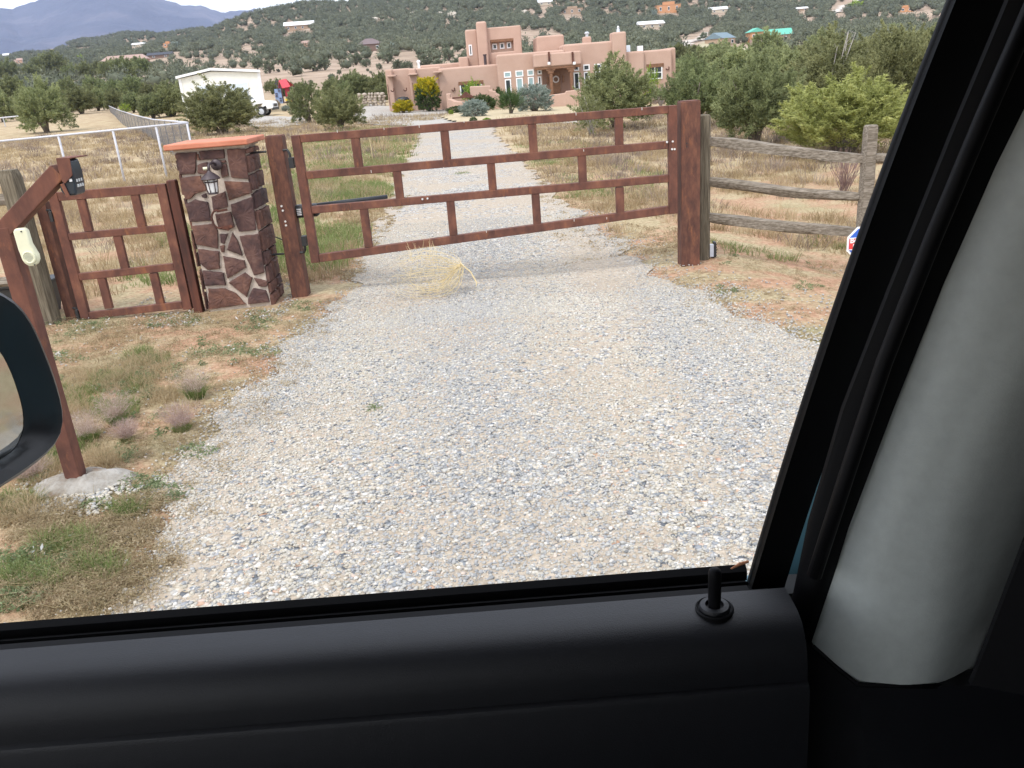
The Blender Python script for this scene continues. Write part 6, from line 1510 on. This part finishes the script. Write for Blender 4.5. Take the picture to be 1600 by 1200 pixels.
# ---- loose gravel
def gravel():
    Rn = np.random.RandomState(91)
    bm = bmesh.new(); bmesh.ops.create_icosphere(bm, subdivisions=1, radius=1.); bv = np.array([v.co for v in bm.verts]); bf = np.array([[v.index for v in f.verts] for f in bm.faces]); bm.free()
    protos = []
    for s in range(10):
        q = np.random.RandomState(s + 5); v = bv * (1 + q.uniform(-.22, .22, (len(bv), 1))); v = v * np.array([1, q.uniform(.6, .95), q.uniform(.40, .7)]); protos.append(v)
    def batch(n, y0, y1, pw, smin, smax, spill):
        y = y0 + (y1 - y0) * Rn.uniform(0, 1, n) ** pw; l = drive_l(y); r_ = drive_r(y); u = Rn.uniform(0, 1, n)
        x = l - spill + (r_ - l + 2 * spill) * u
        out_ = (x < l) | (x > r_); d = np.minimum(np.abs(x - l), np.abs(x - r_)); k = ~out_ | (Rn.uniform(0, 1, n) < np.where(x > r_, np.exp(-d / .17) * .6, np.exp(-d / .09) * .6))
        # thinner where the fines show
        thin = (np.sin(x * 1.9 + 1) * np.sin(y * 1.3 + .5) + .7 * np.sin(x * 4.1 - y * 3.3) + .45 * np.sin(x * .9 + y * .7 + 2)) * .5
        k &= Rn.uniform(0, 1, n) < np.clip(.95 - .22 * np.exp(-((x - .72) / .28) ** 2) - .14 * np.exp(-((x + .85) / .25) ** 2) - .6 * np.clip(thin, 0, 1) - .8 * np.exp(-(((x - 1.05) / .42) ** 2 + ((y - 8.7) / 1.8) ** 2)), .10, 1)
        k &= y > -5
        x, y = x[k], y[k]; s = (smin + (smax - smin) * Rn.uniform(0, 1, len(x)) ** 2.6)
        return x, y, s
    B = [batch(165000, 1.9, 7.6, 1.1, .005, .014, .5), batch(64000, 7.0, 12.5, 1.2, .0065, .013, .5)]
    extra = cl([(95, 765, 2.), (150, 775, 1.8), (120, 790, 1.6), (180, 760, 1.3), (60, 790, 1.2)], 90, 26, 12); B.append((extra[:, 0], extra[:, 1], Rn.uniform(.007, .018, len(extra))))
    ex2 = np.concatenate([scat(2400, -3.9, -2.1, 7.6, 9.2, 71, -.3, 2, False), scat(1100, -4.6, -1.9, 2.2, 7.5, 72, .2, 1.2, False), scat(2000, 1.9, 4.0, 5.4, 9.0, 73, .2, 1.4, False)]); B.append((ex2[:, 0], ex2[:, 1], Rn.uniform(.006, .013, len(ex2))))
    x = np.concatenate([b[0] for b in B]); y = np.concatenate([b[1] for b in B]); s = np.concatenate([b[2] for b in B])
    z = gz(x, y) + .012 + s * .22 * Rn.uniform(.2, 1.2, len(x))
    V = []; A = []; T = []; k0 = 0; pid = Rn.randint(0, 10, len(x))
    # colour drifts: bluer banks and creamier banks
    drift = np.clip(.52 - .28 * np.exp(-((x + .25) / .38) ** 2) - .25 * np.exp(-((x - 1.25) / .25) ** 2) + .4 * np.exp(-((x - .75) / .35) ** 2) + .3 * np.exp(-((x + 1.25) / .3) ** 2) + .18 * np.sin(x * 1.3 + .8) * np.sin(y * .9 + 1.4), 0, 1)
    for p in range(10):
        ii = np.nonzero(pid == p)[0]; v = protos[p]; m = len(ii); a = Rn.uniform(0, 6.28, m)[:, None]; b = Rn.uniform(-.5, .5, m)[:, None]; S = s[ii][:, None]
        x0, y0, z0 = v[:, 0][None] * S, v[:, 1][None] * S, v[:, 2][None] * S
        x1 = x0 * np.cos(b) + z0 * np.sin(b); z1 = -x0 * np.sin(b) + z0 * np.cos(b)
        X = x1 * np.cos(a) - y0 * np.sin(a) + x[ii][:, None]; Y = x1 * np.sin(a) + y0 * np.cos(a) + y[ii][:, None]; Z = z1 + z[ii][:, None]
        V.append(np.stack([X, Y, Z], -1).reshape(-1, 3)); A.append((bf[None] + (np.arange(m) * len(v))[:, None, None]).reshape(-1, 3) + k0)
        t = Rn.uniform(0, 1, m); t = np.where(Rn.uniform(0, 1, m) < .62, np.clip(t * .35 + .55 * drift[ii], 0, 1), t); T.append(np.repeat(t * .985, len(v))); k0 += m * len(v)
    print('stones', len(x))
    tag(fast('gravel', np.concatenate(V), np.concatenate(A), M['gstone'], np.concatenate(T), True), 'loose grey, blue-grey and cream gravel stones spread over the driveway', 'gravel', None, 'stuff')
gravel()
# ------------------------------------------------------------------ the vehicle the picture is taken from
def sl(px, py, Y): return at(px, py, Y)
def vehicle():
    v = thing('van', 'dark interior of a van at its open side window with grey pillar trim', 'van', (0, 0, .3))
    V = {}
    V['trimdark'] = pmat('black_door_trim', [(.009, .0095, .0125)], 60, .48, .35, .0012, 0, (1, 1, 1), .5, 4, 900)
    V['rubber'] = pmat('black_rubber', [(.005, .005, .006)], 60, .6, .05, .001, spec=.18)
    V['gloss'] = pmat('black_frame_paint', [(.004, .004, .0045)], 20, .6, spec=.12)
    V['grey'] = pmat('light_grey_trim', [(.62, .66, .63)], 90, .85, .3, .001, 0, (1, 1, 1), .25, 3, 700)
    V['paint'] = pmat('pale_blue_body_paint', [(.22, .45, .55)], 5, .3)
    V['head'] = pmat('charcoal_headliner', [(.05, .05, .05)], 20, .95)
    X0, X1 = -1.75, 1.15
    def prof(pts, x0, x1, name, mat, parent, smooth=True, auto=35, bev=0.):
        n = len(pts); m = MB(); m.add([(x0, y, z) for y, z in pts] + [(x1, y, z) for y, z in pts], [tuple(range(n)), tuple(range(n, 2 * n))[::-1]] + [(i, i + n, (i + 1) % n + n, (i + 1) % n) for i in range(n)])
        return m.build(name, mat, parent, smooth=smooth, auto=auto)
    # door card: a ledge under the window that rolls down towards the viewer
    top = [(.592, 1.574), (.588, 1.578), (.570, 1.5785), (.556, 1.5775), (.546, 1.574), (.538, 1.567), (.532, 1.556), (.529, 1.545), (.5275, 1.532), (.5235, 1.530), (.5215, 1.526), (.518, 1.45), (.516, 1.35), (.51, 1.10), (.49, 1.06), (.49, .75), (.592, .75)]
    dp = prof(top, X0, .2155, 'door_panel', V['trimdark'], v)
    c = sl(1155, 935, .58); 
    # window channel: outer lip, gap, inner lip
    prof([(.640, 1.560), (.640, 1.5695), (.634, 1.5735), (.628, 1.5695), (.628, 1.560)], X0, .196, 'outer_weatherstrip', V['rubber'], v)
    prof([(.626, 1.548), (.626, 1.562), (.616, 1.567), (.613, 1.560), (.611, 1.548)], X0, .193, 'glass_channel', V['gloss'], v)
    prof([(.609, 1.55), (.609, 1.5685), (.602, 1.5735), (.594, 1.5725), (.594, 1.55)], X0, .188, 'inner_weatherstrip', V['rubber'], v)
    MB().b2((X0, .594, 1.30), (.215, .64, 1.549)).build('door_shell', V['gloss'], v)
    MB().b2((X0, .6415, .45), (.235, .66, 1.545)).build('outer_door_skin', V['paint'], v, bevel=.004)
    la = sl(1142, 889, .622); lb = sl(1170, 877, .622)
    tag(MB().tube([tuple(la), tuple(la.lerp(lb, .5) + Vector((0, 0, .001))), tuple(lb)], [.0007, .0016, .0012], 6).build('dry_leaf', pmat('orange_dry_leaf', [(.55, .24, .12)], 40, .8), None), 'tiny orange dry leaf caught in the corner of the window channel', 'leaf')
    # lock knob
    k = sl(1116, 968, .566); kx, ky, kz = k.x, .566, 1.579
    lk = MB().lathe((kx, ky, kz), [(.0125, -.004), (.0125, .0015), (.0115, .0035), (.0075, .0042), (.0072, .0005), (.003, .0005)], 32).build('lock_collar', V['trimdark'], v, smooth=True, auto=40)
    MB().lathe((kx, ky, kz), [(.0155, -.004), (.0155, .0006), (.0145, .0015), (.0132, .0006), (.0132, -.003)], 32).build('lock_collar', V['rubber'], v, smooth=True, auto=40)
    zt = .0385; s = .0052
    MB().lathe((kx, ky, kz), [(s * .92, -.004), (s * .92, .004), (s, .008), (s * 1.02, zt - .012), (s * 1.02, zt - .006), (s * .9, zt - .0025), (s * .6, zt - .0006), (s * .15, zt)], 28).build('lock_knob', V['rubber'], v, smooth=True, auto=60)
    # rear edge of the window: sloping door frame
    F = .62
    zt = 2.30
    edge = [(1166, 905), (1228, 700), (1288, 520), (1338, 350), (1410, 175), (1478, 0), (1560, -200)]
    redge = [(1221, 942), (1268, 780), (1335, 600), (1400, 430), (1480, 230), (1560, 20), (1640, -190)]
    def curve(pts, Y, n=26):
        ys = np.array([b for a, b in pts], float); xs = np.array([a for a, b in pts], float); c = np.polyfit(ys, xs, 3); q = np.linspace(ys[0], ys[-1], n)
        return [sl(float(np.polyval(c, y)), float(y), Y) for y in q]
    E1 = curve([(1162, 918)] + edge, .646); E2 = curve([(1215, 950)] + redge, .630)
    m = MB(); V8 = []
    for p, q in zip(E1, E2): V8 += [(p.x, .630, p.z), (q.x, .630, q.z), (q.x, .644, q.z), (p.x, .644, p.z)]
    Fc = [(i * 4 + k, i * 4 + (k + 1) % 4, i * 4 + 4 + (k + 1) % 4, i * 4 + 4 + k) for i in range(len(E1) - 1) for k in range(4)] + [(3, 2, 1, 0), tuple(4 * (len(E1) - 1) + k for k in range(4))]
    m.add(V8, Fc).build('window_frame', V['gloss'], v, smooth=True, auto=30)
    MB().tube([(p.x + .006, .640, p.z) for p in E1], .0070, 10).build('glass_run_seal', V['rubber'], v, smooth=True)
    # body pillar behind the gap, painted
    p0, p1 = sl(1205, 960, .69), sl(1250, 800, .69); ext = lambda p, q, z: p + (q - p) * ((z - p.z) / (q.z - p.z))
    P = [ext(p0, p1, 1.50), ext(p0, p1, 1.50) + Vector((.2, 0, 0)), ext(p0, p1, 1.68) + Vector((.25, 0, 0)), ext(p0, p1, 1.68)]
    m = MB(); m.add([(p.x, .69, p.z) for p in P] + [(p.x, .71, p.z) for p in P], [(3, 2, 1, 0), (4, 5, 6, 7), (0, 1, 5, 4), (1, 2, 6, 5), (2, 3, 7, 6), (3, 0, 4, 7)]); m.build('body_pillar', V['paint'], v)
    # door seal on the pillar between the gap and the grey trim
    G = .60
    sealL = [(1236, 962), (1266, 818), (1318, 640), (1390, 455), (1488, 210), (1580, -10)]
    sealR = [(1268, 1012), (1326, 825), (1396, 640), (1476, 440), (1558, 258), (1668, 40)]
    def ribbon(Ls, Rs, ys, name, mat, th=.02, bulge=0., nseg=6, parent=v):
        """surface lofted between two image-traced edges at their real distance, bulging towards the cabin"""
        m = MB(); n = nseg + 1; P = []
        for (l, r_, (y0, y1)) in zip(Ls, Rs, ys):
            a, b = sl(l[0], l[1], y0), sl(r_[0], r_[1], y1)
            for k in range(n): t = k / nseg; q = a.lerp(b, t); P.append((q.x, q.y - bulge * math.sin(t * math.pi), q.z))
        N_ = len(P); P2 = [(x, y + th, z) for x, y, z in P]; R_ = len(Ls); Fc = []
        for i in range(R_ - 1):
            for k in range(nseg): a = i * n + k; Fc.append((a, a + 1, a + n + 1, a + n)); Fc.append((a + N_, a + n + N_, a + n + 1 + N_, a + 1 + N_))
        for i in range(R_ - 1):
            a = i * n; Fc.append((a, a + n, a + n + N_, a + N_)); a = i * n + nseg; Fc.append((a, a + N_, a + n + N_, a + n))
        for k in range(nseg): Fc.append((k, k + N_, k + 1 + N_, k + 1)); a = (R_ - 1) * n + k; Fc.append((a, a + 1, a + 1 + N_, a + N_))
        m.add(P, Fc[:0]); m.v += [Vector(p) for p in P2]; m.t += [.5] * N_; m.f += Fc
        return m.build(name, mat, parent, smooth=True, auto=50)
    ribbon(sealL, sealR, [(.60, .592)] * 6, 'door_seal', V['rubber'], .005, .006, 10)
    tb = [sl(x, y, .574) for x, y in [(1272, 900), (1322, 745), (1382, 565), (1457, 375), (1537, 185), (1627, -20)]]
    MB().tube([tuple(p) for p in tb], .0060, 12).build('seal_bead', V['rubber'], v, smooth=True)
    # light grey pillar trim: narrow facet to the front of the vehicle, wide facet to the cabin
    rows = [((1270, 1006), (1342, 1066), (1452, 1070), (1514, 1062)), ((1300, 920), (1385, 960), (1480, 975), (1545, 985)), ((1345, 800), (1432, 800), (1520, 820), (1640, 840)), ((1400, 655), (1500, 640), (1600, 640), (1760, 640)),
            ((1478, 450), (1590, 430), (1720, 420), (1880, 410)), ((1560, 262), (1690, 230), (1820, 210), (1990, 190)), ((1680, 20), (1820, -10), (1950, -30), (2120, -60))]
    m = MB(); n = 22; P = []
    cols = lambda row: [(row[0], .588), (row[1], .560), (row[2], .549), (row[3], .580)]
    for row in rows:
        c4 = [sl(p[0], p[1], y) for p, y in cols(row)]
        for k in range(n):
            t = k / (n - 1) * 3
            # smooth path through the four traced points (rounded corner between the two facets)
            i = min(int(t), 2); u = t - i; p0 = c4[max(i - 1, 0)]; p1 = c4[i]; p2 = c4[i + 1]; p3 = c4[min(i + 2, 3)]
            P.append(.5 * ((2 * p1) + (p2 - p0) * u + (2 * p0 - 5 * p1 + 4 * p2 - p3) * u * u + (3 * p1 - p0 - 3 * p2 + p3) * u ** 3))
    N_ = len(P); P2 = [p + Vector((0.0, .012, 0)) for p in P]; R_ = len(rows); Fc = []
    for i in range(R_ - 1):
        for k in range(n - 1): a = i * n + k; Fc.append((a, a + 1, a + n + 1, a + n)); Fc.append((a + N_, a + n + N_, a + n + 1 + N_, a + 1 + N_))
        a = i * n; Fc.append((a, a + n, a + n + N_, a + N_)); a = i * n + n - 1; Fc.append((a, a + N_, a + n + N_, a + n))
    for k in range(n - 1): Fc.append((k, k + N_, k + 1 + N_, k + 1)); a = (R_ - 1) * n + k; Fc.append((a, a + 1, a + 1 + N_, a + N_))
    m.v = [Vector(p) for p in P] + [Vector(p) for p in P2]; m.t = [.5] * (2 * N_); m.f = Fc
    m.build('pillar_trim', V['grey'], v, smooth=True, auto=60)
    # dark lower trim and pillar backing
    m = MB(); L2 = [((1206, 950), (1268, 1011), (1340, 1071), (1455, 1074), (1620, 1066)), ((1210, 1060), (1272, 1095), (1345, 1112), (1465, 1112), (1640, 1106)), ((1214, 1200), (1280, 1210), (1360, 1220), (1490, 1222), (1680, 1220)), ((1220, 1500), (1290, 1510), (1380, 1520), (1520, 1530), (1720, 1530))]
    yy = (.598, .586, .557, .545, .565); P = []; n = 5
    for row in L2:
        for p, y in zip(row, yy): P.append(tuple(sl(p[0], p[1], y)))
    N_ = len(P); Fc = []
    for i in range(3):
        for k in range(n - 1): a = i * n + k; Fc.append((a, a + 1, a + n + 1, a + n)); Fc.append((a + N_, a + n + N_, a + n + 1 + N_, a + 1 + N_))
    for k in range(n - 1): Fc.append((k, k + N_, k + 1 + N_, k + 1))
    m.add(P, []); m.v += [Vector(p) + Vector((0, .02, 0)) for p in P]; m.t += [.5] * N_; m.f = Fc; m.build('lower_pillar_trim', V['trimdark'], v, smooth=True, auto=30)
    q0, q1, q2, q3 = sl(1270, 1010, .586), sl(1340, 1070, .557), sl(1455, 1073, .546), sl(1518, 1070, .565)
    MB().tube([tuple(q0), tuple(q0.lerp(q1, .5) + Vector((0, 0, -.001))), tuple(q1), tuple(q1.lerp(q2, .5)), tuple(q2), tuple(q3)], .0022, 8).build('trim_joint', V['rubber'], v, smooth=True)
    MB().b2((.50, .64, .75), (1.15, .68, 2.30)).build('side_wall', V['head'], v)
    MB().b2((.216, .645, .75), (.50, .675, 1.53)).build('side_wall', V['head'], v)
    # belt webbing and darker rear part of the pillar
    ribbon([(1518, 1070), (1560, 960), (1625, 790), (1700, 600)], [(1620, 1090), (1660, 960), (1720, 800), (1800, 620)], [(.50, .48)] * 4, 'seat_belt', V['rubber'], .004, .0, 2)
    # cabin shell
    MB().b2((-1.3, -1.2, 2.31), (1.17, .68, 2.36)).build('roof', V['head'], v)
    MB().b2((X0, -1.2, .42), (1.17, .66, .47)).build('floor', V['head'], v)
    MB().b2((1.152, -1.2, .47), (1.19, .68, 2.31)).build('rear_bulkhead', V['head'], v)
    MB().b2((X0, -1.22, .47), (1.15, -1.19, 1.55)).build('driver_door', V['head'], v)
    MB().b2((-.35, -1.22, 1.551), (1.15, -1.19, 2.308)).build('extended_driver_wall', V['head'], v)  # unseen wall run forward across the driver window to darken the cabin
    MB().b2((-1.80, -1.2, .47), (-1.2, .585, 1.38)).build('dashboard', V['trimdark'], v, bevel=.03)
    MB().b2((-1.85, -1.2, 1.40), (-1.78, .6, 1.52)).build('windscreen_base', V['head'], v)
    for yy_ in (-1.2, .60): MB().bar((-1.80, yy_, 1.5), (-1.28, yy_, 2.34), .06, .06).build('windscreen_pillar', V['head'], v)
    MB().b2((-1.30, .60, 2.24), (.60, .65, 2.309)).build('window_top_frame', V['gloss'], v)
    m = MB(); m.b2((.25, -.95, .75), (.75, -.35, 1.15)); m.bar((.62, -.65, 1.1), (.85, -.65, 1.9), .14, .55); m.build('driver_seat', V['head'], v, bevel=.04)
    # side mirror: plane turned to face the rear and the cabin
    O = Vector((-.69, 1.2, 0)); u = Vector((.4, .9, 0)).normalized(); nrm = Vector((u.y, -u.x, 0))
    def mp_(px, py, off=0.):
        d = Vector(ray(px, py)); c = Vector((0, 0, CAMH)); t = ((O + nrm * off) - c).dot(nrm) / d.dot(nrm); return c + d * t
    cxp, cyp = -95, 640
    def loop(right, left): return right + left
    outer = [(0, 457), (17, 463), (31, 474), (48, 501), (68, 547), (88, 600), (99, 644), (100.5, 667), (93, 689), (79, 706), (51, 726), (0, 760), (-60, 795), (-130, 822), (-190, 815), (-215, 760), (-225, 640), (-215, 520), (-180, 455), (-110, 425), (-50, 436)]
    lip = [(0, 474), (17, 489), (33, 520), (50, 562), (66, 604), (79, 645), (83, 666), (78, 682), (64, 693), (40, 708), (0, 734), (-60, 770), (-125, 795), (-175, 790), (-195, 745), (-205, 640), (-195, 535), (-165, 478), (-105, 450), (-50, 456)]
    rec = [(0, 520), (12, 545), (26, 578), (40, 617), (51, 650), (56, 668), (52, 682), (40, 692), (22, 704), (0, 717), (-60, 752), (-120, 775), (-160, 770), (-178, 735), (-185, 640), (-178, 550), (-150, 500), (-100, 478), (-50, 490)]
    gls = [(0, 546), (11, 567), (25.5, 604), (36.5, 644), (39, 664), (34, 686), (25, 700), (0, 722), (-60, 757), (-115, 778), (-155, 772), (-170, 735), (-176, 640), (-170, 560), (-140, 510), (-100, 495), (-50, 512)]
    def resamp(Lp, n=64):
        ang = sorted([(math.atan2(p[1] - cyp, p[0] - cxp), math.hypot(p[0] - cxp, p[1] - cyp)) for p in Lp]); A_ = [a for a, _ in ang]; Rr = [r for _, r in ang]
        A_ = [A_[-1] - 2 * math.pi] + A_ + [A_[0] + 2 * math.pi]; Rr = [Rr[-1]] + Rr + [Rr[0]]; o_ = []
        for k in range(n): a = -math.pi + 2 * math.pi * k / n; r_ = np.interp(a, A_, Rr); o_.append((cxp + r_ * math.cos(a), cyp + r_ * math.sin(a)))
        return o_
    def sm(Lp):
        for _ in range(2): Lp = [((Lp[i - 1][0] + 2 * Lp[i][0] + Lp[(i + 1) % len(Lp)][0]) / 4, (Lp[i - 1][1] + 2 * Lp[i][1] + Lp[(i + 1) % len(Lp)][1]) / 4) for i in range(len(Lp))]
        return Lp
    n = 64; R0, R1, R2, R3 = [sm(resamp(q, n)) for q in (outer, lip, rec, gls)]
    cen = mp_(cxp, cyp)
    ring = [[mp_(x, y, 0) for x, y in R0]]
    back = [(p - cen) * .93 + cen - nrm * .05 for p in ring[0]]; back2 = [(p - cen) * .55 + cen - nrm * .11 for p in ring[0]]
    rr = [back2, back, ring[0], [p * 1.0 + nrm * .010 for p in [(mp_(x, y, 0)) for x, y in [((a[0] * .6 + b[0] * .4), (a[1] * .6 + b[1] * .4)) for a, b in zip(R0, R1)]]], [mp_(x, y, 0.004) for x, y in R1], [mp_(x, y, -.018) for x, y in R2], [mp_(x, y, -.022) for x, y in R3]]
    m = MB(); P = [p for r_ in rr for p in r_]
    Fc = [(i * n + k, i * n + (k + 1) % n, (i + 1) * n + (k + 1) % n, (i + 1) * n + k) for i in range(len(rr) - 1) for k in range(n)] + [tuple(range(n))[::-1]]
    sidem = thing('side_mirror', None, None, (0, 0, 0)); sidem.parent = v; sidem.location = cen - root_loc(v)
    m.add(P, Fc).build('mirror_housing', pmat('dark_mirror_plastic', [(.008, .0085, .010)], 40, .42, .08, .001, 0, (1, 1, 1), .5, 4, 600), sidem, smooth=True, auto=60)
    gm, gt, gb = newmat('mirror_glass_surface'); gb.inputs['Base Color'].default_value = (.46, .48, .48, 1); gb.inputs['Metallic'].default_value = 1; gb.inputs['Roughness'].default_value = .03
    gn = node(gt, 'ShaderNodeTexNoise', {'Scale': 60}); rmp = node(gt, 'ShaderNodeMapRange', {0: gn.outputs[0], 3: .02, 4: .06}); gt.links.new(rmp.outputs[0], gb.inputs['Roughness'])
    G_ = [mp_(x, y, -.0225) for x, y in R3]; m = MB(); m.poly([(p - cen) * 1.01 + cen for p in G_], -nrm * .004); m.build('mirror_glass', gm, sidem)
    MB().tube([tuple(mp_(-200, 760, -.05)), (-1.05, .72, 1.62), (-1.1, .62, 1.6)], .03, 12).build('mirror_arm', V['rubber'], sidem, smooth=True)
vehicle()

# ------------------------------------------------------------------ air
def haze():
    m = bpy.data.materials.new('haze_air'); m.use_nodes = True; t = m.node_tree; t.nodes.clear(); o = t.nodes.new('ShaderNodeOutputMaterial'); p = t.nodes.new('ShaderNodeVolumePrincipled')
    p.inputs['Color'].default_value = (.58, .70, 1, 1); p.inputs['Density'].default_value = .000055; p.inputs['Anisotropy'].default_value = 0.0
    t.links.new(p.outputs[0], o.inputs['Volume'])
    b = MB().b2((-6500, -60, -60), (5500, 8600, 1350)); o = b.build('haze', m); tag(o, kind='stuff')
    o['label'] = 'thin blue haze filling the distance'; o['category'] = 'haze'
haze()
